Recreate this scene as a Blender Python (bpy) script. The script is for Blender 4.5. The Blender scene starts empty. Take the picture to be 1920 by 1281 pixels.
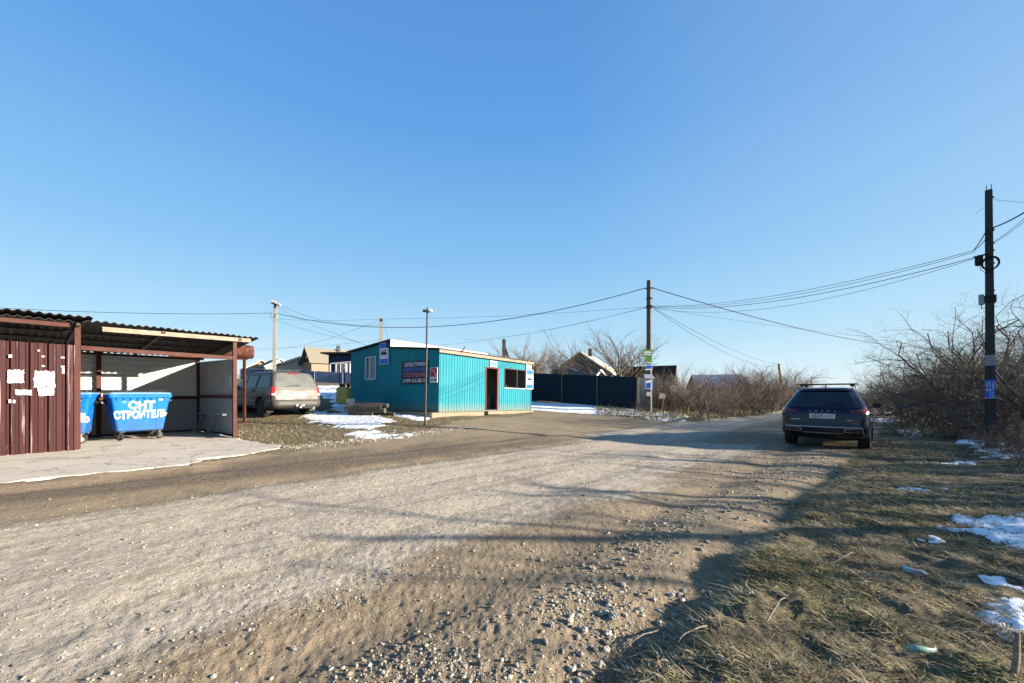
import bpy, bmesh, math, random
import numpy as np
from mathutils import Vector, Matrix
rad = math.radians
rng = np.random.default_rng(7)
random.seed(7)
scene = bpy.context.scene
col = scene.collection
F, HZ, CX, EYE = 740.0, 738.0, 960.0, 1.5

# ------------------------------------------------------------------ noise
_T = np.random.default_rng(3).random((256, 256))
def vnoise(x, y):
    x = np.asarray(x, float); y = np.asarray(y, float)
    xi = np.floor(x).astype(int); yi = np.floor(y).astype(int)
    fx = x - xi; fy = y - yi
    fx = fx*fx*(3-2*fx); fy = fy*fy*(3-2*fy)
    a = _T[xi & 255, yi & 255]; b = _T[(xi+1) & 255, yi & 255]
    c = _T[xi & 255, (yi+1) & 255]; d = _T[(xi+1) & 255, (yi+1) & 255]
    return (a*(1-fx)+b*fx)*(1-fy)+(c*(1-fx)+d*fx)*fy
def fbm(x, y, o=4):
    s = 0; a = .5; t = 0
    for i in range(o):
        s = s + a*vnoise(x*2**i+17.3*i, y*2**i-9.1*i); t += a; a *= .5
    return s/t
def sstep(a, b, x):
    t = np.clip((np.asarray(x, float)-a)/(b-a), 0, 1); return t*t*(3-2*t)

# ------------------------------------------------------------------ terrain
CP = np.array([(0,0,0),(.4,2,0),(3.5,5,0),(7.9,9.1,0),(11,12,.02),(9.3,10.3,.02),(-2,3,.03),(-5,3.5,.1),(-7.5,5.8,.2),
 (-5.4,9.25,.3),(-6.6,5.0,.26),(-4.9,7.3,.27),(-9.1,8.2,.32),(-7.4,10.5,.32),(-9.8,12.3,.33),(-9.4,14.9,.6),(-8,16.2,.63),(-2.9,13.2,.45),(-2.9,15.5,.58),(.95,20.3,.54),
 (7.3,21.1,.5),(1.3,26.6,1.07),(7.05,22.2,.6),(9.2,25.2,.58),(-12,25,1.5),(-14.9,33,2.4),(-25,60,3.3),(-40,60,3.6),(-60,40,3.4),(-7.5,19,.95),
 (8,50,1.8),(0,60,2.5),(10.5,21,.3),(21.6,32,.2),(60,60,.3),(40,20,0),(30,-10,0),(-40,0,.9),(0,-30,0),(3,15.5,.22),(14,16,.05),(12.6,10.4,.02),
 (6,2,.05),(12,2,.05),(0,-8,0),(-8,0,.1),(-13,9,.36),(60,0,0),(-40,-40,.3),(40,-40,0),(30,60,.6),(-7,24,1.15)], float)
def _tps(r2):
    return np.where(r2 > 1e-9, r2*np.log(r2+1e-12), 0.)
_n = len(CP)
_d2 = ((CP[:, None, :2]-CP[None, :, :2])**2).sum(-1)
_A = np.zeros((_n+3, _n+3)); _A[:_n, :_n] = _tps(_d2)+np.eye(_n)*1.0
_A[:_n, _n] = 1; _A[:_n, _n+1:] = CP[:, :2]; _A[_n, :_n] = 1; _A[_n+1:, :_n] = CP[:, :2].T
_W = np.linalg.solve(_A, np.concatenate([CP[:, 2], [0, 0, 0]]))
def U(x, y): return -.694*x+.72*y
def V(x, y): return .72*x+.694*y
def base_h(x, y):
    x = np.asarray(x, float); y = np.asarray(y, float)
    r = np.sqrt(x*x+y*y); k = np.where(r > 70, 70/np.maximum(r, 1e-6), 1.)
    x2 = x*k; y2 = y*k
    z = _W[_n]+_W[_n+1]*x2+_W[_n+2]*y2
    for i in range(_n):
        z = z+_W[i]*_tps((x2-CP[i, 0])**2+(y2-CP[i, 1])**2)
    return z
def verge_edge(v):      # u of the road's right edge
    return 1.10-.10*sstep(4.5, 2, v)-.012*np.clip(v-4, 0, 20)-1.7*sstep(10.0, 13.5, v)+.16*(fbm(v*.9, v*0+3.3, 3)-.5)*2
def hgt(x, y, fine=False):
    z = base_h(x, y)
    u = U(x, y); v = V(x, y)
    e = verge_edge(v)
    near = sstep(20, 9, np.abs(v-2))
    bank = sstep(e+.08, e-.22, u)*near
    z = z+bank*(.05+.04*fbm(x*1.3, y*1.3, 3))-.05*np.exp(-((u-e-.12)/.22)**2)*near
    road = sstep(e, e+.5, u)*sstep(9.5, 8, u)
    for c, w, a in ((2.35, .28, .035), (3.9, .3, .02), (6.9, .3, .05), (8.1, .25, .045), (5.4, .35, .012)):
        z = z-a*np.exp(-((u-c-.25*(fbm(v*.15, c+0*v, 2)-.5))/w)**2)*road
    z = z+(fbm(x*.7, y*.7, 3)-.5)*.07
    return z
def hg(x, y): return float(hgt(np.array([x]), np.array([y]))[0])
def unproj(px, py):     # where the sight line through a picture point meets the ground
    dx = (px-CX)/F; dz = -(py-HZ)/F
    ys = np.concatenate([np.linspace(1, 20, 400), np.linspace(20, 90, 300)[1:]])
    hs = base_h(dx*ys, ys); d = EYE+dz*ys-hs
    k = np.where(d < 0)[0]
    i = k[0] if len(k) else len(ys)-1
    if i > 0:
        t = d[i-1]/(d[i-1]-d[i]+1e-9); y = ys[i-1]+t*(ys[i]-ys[i-1])
    else: y = ys[0]
    return (dx*y, y)
def polyw(pts): return np.array([unproj(*p) for p in pts])
def inpoly(x, y, poly):
    c = np.zeros(x.shape, bool); n = len(poly)
    for i in range(n):
        x0, y0 = poly[i]; x1, y1 = poly[(i+1) % n]
        if y0 == y1: continue
        c ^= ((y0 > y) != (y1 > y)) & (x < (x1-x0)*(y-y0)/(y1-y0)+x0)
    return c
def sdist(x, y, poly):  # signed distance, + inside
    d = np.full(x.shape, 1e9); n = len(poly)
    for i in range(n):
        a = poly[i]; b = poly[(i+1) % n]; e = b-a; L = max(e@e, 1e-9)
        t = np.clip(((x-a[0])*e[0]+(y-a[1])*e[1])/L, 0, 1)
        d = np.minimum(d, np.hypot(x-a[0]-t*e[0], y-a[1]-t*e[1]))
    return np.where(inpoly(x, y, poly), d, -d)
def at(px, py, Y): return Vector(((px-CX)/F*Y, Y, EYE+(HZ-py)/F*Y))
def on_plane(px, py, P, d):   # (s, z) where the sight line meets the upright plane through P along d
    r = (px-CX)/F
    s = (r*P[1]-P[0])/(d[0]-r*d[1]); Y = P[1]+s*d[1]
    return s, EYE+(HZ-py)/F*Y

# ------------------------------------------------------------------ materials
def new_mat(name):
    m = bpy.data.materials.new(name); m.use_nodes = True
    nt = m.node_tree; b = nt.nodes['Principled BSDF']
    return m, nt, b
def N(nt, typ, **kw):
    n = nt.nodes.new(typ)
    for k, v in kw.items():
        if k in n.inputs: n.inputs[k].default_value = v
        else: setattr(n, k, v)
    return n
def ramp(nt, fac, stops):
    r = nt.nodes.new('ShaderNodeValToRGB'); cr = r.color_ramp
    while len(cr.elements) < len(stops): cr.elements.new(.5)
    for e, (p, c) in zip(cr.elements, stops):
        e.position = p; e.color = (*c, 1) if len(c) == 3 else c
    nt.links.new(fac, r.inputs[0]); return r.outputs[0]
def mix(nt, fac, a, b, blend='MIX'):
    n = nt.nodes.new('ShaderNodeMix'); n.data_type = 'RGBA'; n.blend_type = blend
    for v, s in ((fac, n.inputs[0]), (a, n.inputs[6]), (b, n.inputs[7])):
        if hasattr(v, 'links'): nt.links.new(v, s)
        elif isinstance(v, tuple): s.default_value = (*v, 1)
        else: s.default_value = v
    return n.outputs[2]
def math_(nt, op, a, b=None, c=None):
    n = nt.nodes.new('ShaderNodeMath'); n.operation = op
    for i, v in enumerate((a, b, c)):
        if v is None: continue
        if hasattr(v, 'links'): nt.links.new(v, n.inputs[i])
        else: n.inputs[i].default_value = v
    return n.outputs[0]
def noise(nt, vec, scale, detail=4, rough=.6):
    n = N(nt, 'ShaderNodeTexNoise', Scale=scale, Detail=detail, Roughness=rough)
    nt.links.new(vec, n.inputs['Vector']); return n.outputs[0]
def coords(nt, scale=None):
    t = nt.nodes.new('ShaderNodeTexCoord'); o = t.outputs['Object']
    if scale:
        m = nt.nodes.new('ShaderNodeMapping'); m.inputs['Scale'].default_value = scale
        nt.links.new(o, m.inputs[0]); o = m.outputs[0]
    return o
def bump(nt, b, h, strength, dist):
    n = N(nt, 'ShaderNodeBump', Strength=strength, Distance=dist)
    nt.links.new(h, n.inputs['Height']); nt.links.new(n.outputs[0], b.inputs['Normal'])
def pm(name, c1, c2=None, scale=3., rough=.6, metal=0., bmp=0., bscale=40., stretch=None, spots=None, coat=0., spec=.18):
    m, nt, b = new_mat(name)
    v = coords(nt, stretch)
    if c2 is None: c2 = tuple(x*.8 for x in c1)
    k_ = {'old_snow': .9, 'teal_paint': .88, 'white_paint': .62, 'weathered_paper': .5, 'sign_white': .75, 'plate_white': .9, 'cream_siding': .8}.get(name, .68)
    c1 = tuple(x*k_ for x in c1); c2 = tuple(x*k_ for x in c2)
    if spots: spots = (*spots[:3], tuple(x*k_ for x in spots[3]))
    f = noise(nt, v, scale, 6, .65)
    c = ramp(nt, f, [(.35, c1), (.65, c2)])
    if spots:
        sc, ss, th, cc = spots
        f2 = ramp(nt, noise(nt, v, ss, 5, .7), [(th, (0, 0, 0)), (th+.05, (1, 1, 1))])
        c = mix(nt, f2, c, cc)
    nt.links.new(c, b.inputs['Base Color'])
    rr = ramp(nt, noise(nt, v, scale*2.3, 3), [(.3, (rough*.85,)*3), (.7, (min(1, rough*1.15),)*3)])
    nt.links.new(rr, b.inputs['Roughness'])
    b.inputs['Metallic'].default_value = metal
    b.inputs['Coat Weight'].default_value = coat
    b.inputs['Specular IOR Level'].default_value = spec
    if bmp: bump(nt, b, noise(nt, v, bscale, 4), bmp, .02)
    return m
M = {}
M['teal'] = pm('teal_paint', (.0015,.185,.225), (.002,.160,.205), 1.5, .6, spots=(1, 6, .72, (.02,.18,.21)), stretch=(1,1,.4))
M['brownmetal'] = pm('brown_profiled_sheet', (.038,.0075,.0075), (.058,.014,.013), 2, .55, stretch=(7,7,.12), spots=(1, 3, .6, (.30,.22,.21)))  # pale streaks put sun glare on the ribs into the colour, with worn paint
M['brownframe'] = pm('brown_steel_frame', (.095,.028,.018), (.07,.02,.013), 5, .6, spots=(1, 14, .66, (.09,.05,.04)))
M['greysheet'] = pm('grey_profiled_sheet', (.30,.31,.32), (.36,.37,.38), 2, .5, stretch=(1,1,.3))
M['creamsiding'] = pm('cream_siding', (.66,.63,.56), (.60,.57,.50), 2, .5)
M['roofslate'] = pm('dark_wavy_roof', (.05,.045,.045), (.08,.07,.065), 3, .75, bmp=.3)
M['galv'] = pm('galvanised', (.30,.31,.32), (.4,.41,.42), 8, .45, .5)
M['oldwood'] = pm('old_pale_wood', (.42,.34,.26), (.26,.20,.15), 6, .85, bmp=.5, stretch=(1,1,4), spots=(1, 9, .6, (.55,.50,.44)))
M['whiteboard'] = pm('white_fascia', (.72,.70,.68), (.66,.64,.62), 2, .6)
M['plinth'] = pm('pale_plinth', (.36,.29,.20), (.28,.22,.15), 4, .95, bmp=.6, bscale=30)
M['concrete'] = pm('pad_concrete', (.74,.65,.53), (.64,.56,.45), 1.3, .95, bmp=.5, bscale=60, spots=(1, 3.2, .62, (.27,.22,.16)))
M['poleblack'] = pm('dark_pole_concrete', (.05,.05,.047), (.075,.07,.063), 6, .95, bmp=.5, bscale=50, stretch=(1,1,.4))
M['polecon'] = pm('pole_concrete', (.13,.12,.105), (.19,.175,.15), 6, .95, bmp=.5, bscale=50, stretch=(1,1,.4))
M['poledark'] = pm('tarred_pole', (.055,.05,.045), (.035,.03,.028), 6, .9, bmp=.4, stretch=(1,1,.2))
M['polepale'] = pm('pale_pole_side', (.33,.30,.26), (.27,.25,.21), 6, .9, bmp=.4, stretch=(1,1,.3))
M['black'] = pm('black_plastic', (.012,.012,.013), (.018,.018,.018), 9, .5)
M['cable'] = pm('cable_black', (.02,.022,.028), None, 9, .5)
M['rubber'] = pm('tyre_rubber', (.025,.024,.023), (.05,.045,.04), 12, .9, bmp=.3)
M['darkmetal'] = pm('dark_steel', (.045,.04,.04), (.07,.05,.04), 9, .6, .3)
M['steel'] = pm('plain_steel', (.35,.35,.35), (.45,.45,.45), 9, .35, .8)
M['rust'] = pm('rusty_tank', (.085,.026,.016), (.12,.042,.027), 6, .8, bmp=.4, bscale=25, spots=(1, 8, .55, (.20,.11,.075)))
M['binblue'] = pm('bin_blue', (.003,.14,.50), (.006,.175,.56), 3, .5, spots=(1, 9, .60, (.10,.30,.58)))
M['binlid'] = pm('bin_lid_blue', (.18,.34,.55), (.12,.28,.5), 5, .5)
M['white'] = pm('white_paint', (.80,.79,.77), (.74,.73,.71), 12, .6)
M['paper'] = pm('weathered_paper', (.78,.77,.75), (.68,.67,.65), 20, .9, bmp=.3, spots=(1, 34, .60, (.35,.35,.38)))
M['dimpaper'] = pm('grey_paper', (.35,.37,.42), (.28,.3,.36), 20, .9)
M['signblue'] = pm('sign_blue', (.015,.12,.62), (.02,.15,.66), 3, .4)
M['signwhite'] = pm('sign_white', (.75,.76,.78), (.7,.71,.73), 6, .4)
M['signblack'] = pm('sign_black', (.01,.01,.012), None, 6, .5)
M['bannernavy'] = pm('banner_navy', (.012,.016,.045), (.018,.02,.05), 4, .5)
M['txtwhite'] = pm('text_white', (.75,.76,.8), (.7,.7,.75), 20, .6)
M['txtblue'] = pm('text_blue', (.10,.24,.72), (.08,.2,.66), 20, .6)
M['txtpink'] = pm('text_pink', (.62,.22,.24), (.55,.2,.22), 20, .6)
M['signred'] = pm('sign_red', (.45,.03,.05), (.4,.03,.05), 6, .5)
M['navyfence'] = pm('navy_sheet', (.004,.016,.034), (.006,.020,.042), 2, .45, stretch=(1,1,.3))
M['slatefence'] = pm('blue_grey_sheet', (.16,.22,.36), (.2,.26,.4), 2, .5)
M['glass'] = pm('dark_glass', (.02,.024,.03), (.028,.032,.04), 2, .08, spec=.5)
M['dimglass'] = pm('dusty_glass', (.10,.105,.095), (.15,.155,.14), 3, .5, coat=.3)
M['winglass'] = pm('window_glass', (.10,.13,.17), (.2,.24,.28), 1.5, .12)
M['snow'] = pm('old_snow', (.78,.80,.84), (.86,.88,.9), 6, .7, bmp=.9, bscale=18, spots=(1, 16, .60, (.50,.46,.40)))
M['stone'] = pm('limestone', (.46,.42,.36), (.34,.30,.25), 9, .9, bmp=.5, bscale=60)
M['bark'] = pm('shrub_bark', (.16,.13,.105), (.105,.085,.07), 8, .95)
M['barkred'] = pm('reddish_bark', (.18,.12,.095), (.125,.085,.066), 8, .95)
M['barkpale'] = pm('pale_bark', (.25,.20,.155), (.17,.135,.105), 8, .95)
M['twiggrey'] = pm('grey_twig', (.30,.245,.20), (.20,.16,.13), 8, .95)
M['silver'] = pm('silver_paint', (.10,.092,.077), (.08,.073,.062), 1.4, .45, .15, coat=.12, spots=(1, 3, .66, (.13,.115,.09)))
M['carblue'] = pm('deep_blue_paint', (.002,.007,.028), (.003,.009,.034), 2, .25, .3, coat=.5)
M['greyclad'] = pm('grey_cladding', (.20,.185,.16), (.16,.15,.13), 3, .6)
M['darktrim'] = pm('dark_trim', (.02,.02,.022), None, 5, .5)
M['chrome'] = pm('chrome', (.5,.5,.52), (.45,.45,.48), 5, .25, .9)
M['lightred'] = pm('tail_lamp_red', (.42,.03,.03), (.36,.025,.025), 8, .2, coat=.6)
M['lightdarkred'] = pm('tail_lamp_dark', (.10,.012,.014), (.13,.015,.015), 8, .2, coat=.6)
M['alloy'] = pm('alloy', (.28,.28,.28), (.2,.2,.2), 8, .4, .6)
M['alloydark'] = pm('dark_alloy', (.07,.07,.075), (.1,.1,.1), 8, .4, .5)
M['plate'] = pm('plate_white', (.72,.73,.75), None, 8, .5)
M['yellowtank'] = pm('yellow_tank', (.50,.50,.16), (.40,.41,.14), 4, .6, spots=(1, 7, .6, (.25,.22,.09)))
M['logwood'] = pm('grey_log', (.14,.12,.10), (.09,.075,.06), 9, .95, bmp=.6)
M['benchwood'] = pm('blue_grey_wood', (.12,.15,.17), (.16,.19,.2), 7, .8)
M['mast'] = pm('mast_steel', (.07,.05,.048), (.10,.075,.07), 9, .5, .3)
M['darkinside'] = pm('dim_interior', (.34,.32,.30), (.26,.245,.23), 3, .9)
M['reddoor'] = pm('dark_red_frame', (.16,.02,.02), None, 5, .6)
M['brickpale'] = pm('pale_brick', (.42,.30,.21), (.33,.22,.15), 6, .9, bmp=.4)
M['whitewall'] = pm('whitewash', (.62,.57,.50), (.52,.47,.41), 4, .9)
M['woodbrown'] = pm('brown_boards', (.08,.035,.028), (.055,.026,.022), 6, .85, stretch=(6,6,.3))
M['greenboard'] = pm('green_board', (.10,.25,.04), (.16,.33,.06), 5, .6)
M['slateold'] = pm('old_asbestos_slate', (.33,.29,.21), (.25,.22,.16), 5, .95, bmp=.4)
M['darkroof'] = pm('dark_purple_roof', (.05,.035,.055), (.065,.045,.07), 4, .5)
M['paleroof'] = pm('pale_sheet_roof', (.56,.49,.37), (.62,.55,.43), 3, .7)
M['navyhouse'] = pm('navy_house', (.02,.035,.10), (.03,.045,.12), 4, .6)
M['greywall'] = pm('grey_wall', (.17,.16,.15), (.13,.12,.115), 5, .9)
M['pinkboard'] = pm('pale_board', (.60,.44,.33), (.5,.36,.27), 6, .8)
M['blueplastic'] = pm('blue_plastic', (.02,.08,.34), None, 6, .5)
M['tealplastic'] = pm('teal_bottle_plastic', (.16,.42,.46), (.3,.5,.52), 9, .25)
M['greenglass'] = pm('green_glass', (.30,.48,.40), (.38,.52,.44), 9, .15)
M['orange'] = pm('red_lamp', (.55,.06,.03), None, 9, .4)

def add_dirt(m, z0, z1, colr, amt=.8):   # mud splashed on the foot of a wall
    nt = m.node_tree; b = nt.nodes['Principled BSDF']; src = b.inputs['Base Color'].links[0].from_socket
    t = nt.nodes.new('ShaderNodeTexCoord'); s = nt.nodes.new('ShaderNodeSeparateXYZ'); nt.links.new(t.outputs['Object'], s.inputs[0])
    n = noise(nt, t.outputs['Object'], 5, 5, .7)
    h = math_(nt, 'ADD', s.outputs[2], math_(nt, 'MULTIPLY', n, -.55))
    mr = N(nt, 'ShaderNodeMapRange'); nt.links.new(h, mr.inputs[0])
    mr.inputs[1].default_value = z0; mr.inputs[2].default_value = z1; mr.inputs[3].default_value = amt; mr.inputs[4].default_value = 0
    nt.links.new(mix(nt, mr.outputs[0], src, colr), b.inputs['Base Color'])
add_dirt(M['binblue'], -.1, .4, (.06, .07, .09), .5)
add_dirt(M['teal'], -.35, .12, (.16, .15, .11), .75)
_m = M['concrete']; _nt = _m.node_tree; _b = _nt.nodes['Principled BSDF']; _s = _b.inputs['Base Color'].links[0].from_socket
_v = N(_nt, 'ShaderNodeTexVoronoi', Scale=.75); _v.feature = 'DISTANCE_TO_EDGE'; _c = coords(_nt)
_w = _nt.nodes.new('ShaderNodeVectorMath'); _w.operation = 'ADD'; _nn = N(_nt, 'ShaderNodeTexNoise', Scale=2.5, Detail=5); _nt.links.new(_c, _nn.inputs['Vector'])
_nt.links.new(_c, _w.inputs[0]); _nt.links.new(_nn.outputs['Color'], _w.inputs[1]); _nt.links.new(_w.outputs[0], _v.inputs['Vector'])
_k = ramp(_nt, _v.outputs[0], [(0, (1, 1, 1)), (.014, (0, 0, 0))])
_st = ramp(_nt, noise(_nt, _c, 1.1, 6, .7), [(.56, (0, 0, 0)), (.70, (.55, .55, .55))])
_nt.links.new(mix(_nt, _k, mix(_nt, _st, _s, (.20, .15, .10)), (.07, .055, .04)), _b.inputs['Base Color'])

# ------------------------------------------------------------------ mesh builder
WM = {}
class MB:
    def __init__(s): s.v = []; s.f = []; s.n = 0
    def add(s, v, f):
        v = [tuple(p) for p in v]; s.v += v; s.f += [tuple(i+s.n for i in q) for q in f]; s.n += len(v); return s
    def box(s, c, d, R=None):
        c = Vector(c); x, y, z = [k/2 for k in d]
        vs = [Vector((a*x, b*y, e*z)) for a in (-1, 1) for b in (-1, 1) for e in (-1, 1)]
        if R is not None: vs = [R @ p for p in vs]
        return s.add([c+p for p in vs], [(0,1,3,2),(4,6,7,5),(0,4,5,1),(2,3,7,6),(0,2,6,4),(1,5,7,3)])
    def bar(s, a, b, w, h, up=(0, 0, 1)):
        a = Vector(a); b = Vector(b); d = b-a; L = d.length; d.normalize(); up = Vector(up)
        x = d.cross(up)
        if x.length < 1e-4: x = d.cross(Vector((0, 1, 0)))
        x.normalize(); z = x.cross(d)
        R = Matrix((x, d, z)).transposed()
        return s.box((a+b)/2, (w, L, h), R)
    def tube(s, pts, r, n=8, cap=True):
        pts = [Vector(p) for p in pts]; m = len(pts)
        rs = r if hasattr(r, '__len__') else [r]*m
        base = s.n; vs = []; px = None
        for i, p in enumerate(pts):
            d = (pts[min(i+1, m-1)]-pts[max(i-1, 0)]).normalized()
            x = d.cross(Vector((0, 0, 1))) if px is None else (px-d*px.dot(d))
            if x.length < 1e-3: x = d.cross(Vector((0, 1, 0)))
            x.normalize(); px = x; y = d.cross(x)
            vs += [p+(x*math.cos(2*math.pi*k/n)+y*math.sin(2*math.pi*k/n))*rs[i] for k in range(n)]
        fs = [(i*n+k, i*n+(k+1) % n, (i+1)*n+(k+1) % n, (i+1)*n+k) for i in range(m-1) for k in range(n)]
        if cap: fs += [tuple(range(n))[::-1], tuple((m-1)*n+k for k in range(n))]
        return s.add(vs, fs)
    def quad(s, a, b, c, d): return s.add([a, b, c, d], [(0, 1, 2, 3)])
    def prism(s, poly, vec):    # planar polygon pushed along vec
        n = len(poly); vec = Vector(vec); p = [Vector(q) for q in poly]
        return s.add(p+[q+vec for q in p], [tuple(range(n))[::-1], tuple(range(n, 2*n))]+[(i, (i+1) % n, n+(i+1) % n, n+i) for i in range(n)])
    def lathe(s, prof, n=24, axis='x', c=(0, 0, 0)):   # prof: (radius, along)
        c = Vector(c); vs = []; m = len(prof)
        for r, a in prof:
            for k in range(n):
                t = 2*math.pi*k/n; p, q = r*math.cos(t), r*math.sin(t)
                vs.append(c+Vector({'x': (a, p, q), 'y': (q, a, p), 'z': (p, q, a)}[axis]))
        fs = [(i*n+k, i*n+(k+1) % n, (i+1)*n+(k+1) % n, (i+1)*n+k) for i in range(m-1) for k in range(n)]
        fs += [tuple(range(n))[::-1], tuple((m-1)*n+k for k in range(n))]
        return s.add(vs, fs)
    def build(s, name, mat, parent=None, smooth=False, world=True, bevel=0):
        me = bpy.data.meshes.new(name); v = s.v
        Mw = WM.get(parent.name) if parent else None
        if Mw is not None and world:
            I = Mw.inverted(); v = [tuple(I @ Vector(p)) for p in v]
        me.from_pydata(v, [], s.f); me.validate(); me.update()
        bm = bmesh.new(); bm.from_mesh(me); bmesh.ops.recalc_face_normals(bm, faces=bm.faces)
        if bevel:
            bmesh.ops.bevel(bm, geom=[e for e in bm.edges], offset=bevel, segments=2, affect='EDGES', clamp_overlap=True)
        bm.to_mesh(me); bm.free()
        if smooth:
            me.polygons.foreach_set('use_smooth', [True]*len(me.polygons))
            me.set_sharp_from_angle(angle=rad(40))
        if isinstance(mat, str): mat = M[mat]
        me.materials.append(mat)
        o = bpy.data.objects.new(name, me); col.objects.link(o)
        if parent is not None:
            o.parent = parent; WM[o.name] = WM[parent.name]
        else: WM[o.name] = Matrix.Identity(4)
        return o
def tag(o, label=None, cat=None, group=None, kind=None):
    for k, v in (('label', label), ('category', cat), ('group', group), ('kind', kind)):
        if v: o[k] = v
    return o
def thing(name, label, cat, loc, rz=0, group=None, mat4=None):
    o = bpy.data.objects.new(name, None); col.objects.link(o); o.empty_display_size = .1
    mt = mat4 if mat4 is not None else Matrix.Translation(Vector(loc)) @ Matrix.Rotation(rz, 4, 'Z')
    o.matrix_world = mt; WM[o.name] = mt
    return tag(o, label, cat, group)
def kids(o): return [c for c in list(bpy.data.objects) if c.parent == o]
def dup(root, loc, rz=0, sc=1, label=None, tilt=None):
    ch1 = CH.setdefault(root.name, [(c, kids(c)) for c in kids(root)])
    r = root.copy(); col.objects.link(r)
    sc = (sc,)*3 if not hasattr(sc, '__len__') else sc
    mt = Matrix.Translation(Vector(loc)) @ Matrix.Rotation(rz, 4, 'Z')
    if tilt: mt = mt @ Matrix.Rotation(tilt[0], 4, 'X') @ Matrix.Rotation(tilt[1], 4, 'Y')
    r.matrix_world = mt @ Matrix.Diagonal((*sc, 1)); WM[r.name] = r.matrix_world.copy()
    if label: r['label'] = label
    for c, g in ch1:
        c2 = c.copy(); col.objects.link(c2); c2.parent = r
        for d in g:
            d2 = d.copy(); col.objects.link(d2); d2.parent = c2
    return r
CH = {}
def text(s, size, mat, parent, mt, name='lettering', thick=.002, offset=0, sx=1, wob=0):
    cu = bpy.data.curves.new('t', 'FONT'); cu.body = s; cu.size = size; cu.extrude = thick; cu.offset = offset
    cu.align_x = 'CENTER'; cu.align_y = 'CENTER'
    ob = bpy.data.objects.new('t', cu); col.objects.link(ob)
    bpy.context.view_layer.update()
    me = bpy.data.meshes.new_from_object(ob.evaluated_get(bpy.context.evaluated_depsgraph_get()))
    bpy.data.objects.remove(ob)
    mw = WM[parent.name].inverted() @ mt if parent else mt
    for v in me.vertices:
        p = v.co.copy(); p.x *= sx
        if wob:
            p.x += wob*math.sin(p.y*37+p.x*9); p.y += wob*math.sin(p.x*23)+wob*.5*math.sin(p.x*61)
        v.co = mw @ p
    me.name = name; me.materials.clear(); me.materials.append(M[mat])
    o = bpy.data.objects.new(name, me); col.objects.link(o)
    if parent: o.parent = parent; WM[o.name] = WM[parent.name]
    return o
def frame4(o, x, z):        # matrix whose local X runs along x, local Y along z (up), local Z the outward normal
    x = Vector(x).normalized(); z = Vector(z).normalized(); n = x.cross(z)
    mt = Matrix((x, z, n)).transposed().to_4x4(); mt.translation = Vector(o); return mt
def sheet(mb, o, ud, L, zfun, nrm, pitch=.2, depth=.02, prof='trap', holes=()):
    """profiled sheet standing on line o + u*ud; zfun(u) -> (z0, z1); nrm outward"""
    ud = Vector(ud); nrm = Vector(nrm); o = Vector(o)
    if prof == 'trap': pr = [(0, 0), (.45, 0), (.55, 1), (.9, 1)]
    elif prof == 'rib': pr = [(0, 0), (.13, 0), (.21, 1), (.42, 1), (.47, .7), (.58, .7), (.63, 1), (.92, 1)]
    elif prof == 'wave': pr = [(k/8, .5-.5*math.cos(k/8*2*math.pi)) for k in range(8)]
    us = []; k = 0
    while k*pitch < L:
        for a, b in pr:
            uu = (k+a)*pitch
            if uu < L: us.append((uu, b))
        k += 1
    def d_at(u):
        t = (u/pitch) % 1
        pp = pr+[(1, pr[0][1])]
        for (a0, b0), (a1, b1) in zip(pp, pp[1:]):
            if a0 <= t <= a1: return b0+(b1-b0)*(t-a0)/(a1-a0)
        return 0
    for h in holes:
        for u in h[:2]: us.append((u, d_at(u)))
    us.append((L, d_at(L))); us.sort()
    for (u0, d0), (u1, d1) in zip(us, us[1:]):
        if u1-u0 < 1e-5: continue
        um = (u0+u1)/2; z00, z01 = zfun(u0); z10, z11 = zfun(u1)
        segs = [(0, None, None)]
        hs = [h for h in holes if h[0]-1e-6 < um < h[1]+1e-6]
        lo0, lo1 = z00, z10; parts = []
        for h in sorted(hs, key=lambda h: h[2]):
            if h[2] > lo0+1e-4: parts.append((lo0, lo1, h[2], h[2]))
            lo0 = lo1 = h[3]
        if lo0 < z01-1e-4: parts.append((lo0, lo1, z01, z11))
        for a0, a1, b0, b1 in parts:
            p0 = o+ud*u0+nrm*(d0*depth); p1 = o+ud*u1+nrm*(d1*depth)
            mb.quad(p0+Vector((0,0,a0)), p1+Vector((0,0,a1)), p1+Vector((0,0,b1)), p0+Vector((0,0,b0)))
    return mb
# ------------------------------------------------------------------ camera, sky, sun
cam = bpy.data.cameras.new('camera'); cam.sensor_width = 36; cam.lens = F/1920*36
cam.shift_y = (HZ-640.5)/1920; cam.clip_end = 3000; cam.clip_start = .05
co = bpy.data.objects.new('camera', cam); col.objects.link(co)
co.location = (0, 0, EYE); co.rotation_euler = (rad(90), 0, 0); scene.camera = co
SUN_AZ = Vector((.987, -.16, 0)).normalized(); SUN_EL = rad(14.2)
w = bpy.data.worlds.new('World'); scene.world = w; w.use_nodes = True
nt = w.node_tree; bg = nt.nodes['Background']
sky = nt.nodes.new('ShaderNodeTexSky'); sky.sky_type = 'NISHITA'; sky.sun_disc = False
sky.sun_elevation = rad(20); sky.sun_rotation = math.atan2(SUN_AZ.x, SUN_AZ.y)
sky.altitude = 0; sky.air_density = 1.15; sky.dust_density = .35; sky.ozone_density = 2.2
bg.inputs[1].default_value = .05
tc = nt.nodes.new('ShaderNodeTexCoord'); sx_ = nt.nodes.new('ShaderNodeSeparateXYZ'); nt.links.new(tc.outputs['Generated'], sx_.inputs[0])
SKY = [(.0, (4.5, 5.2, 5.5)), (.05, (3.6, 4.75, 5.4)), (.14, (2.4, 3.95, 5.2)), (.30, (1.40, 3.05, 5.0)), (.55, (.70, 2.05, 4.5)), (1., (.28, 1.05, 2.9))]
gr = ramp(nt, sx_.outputs[2], SKY)
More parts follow.
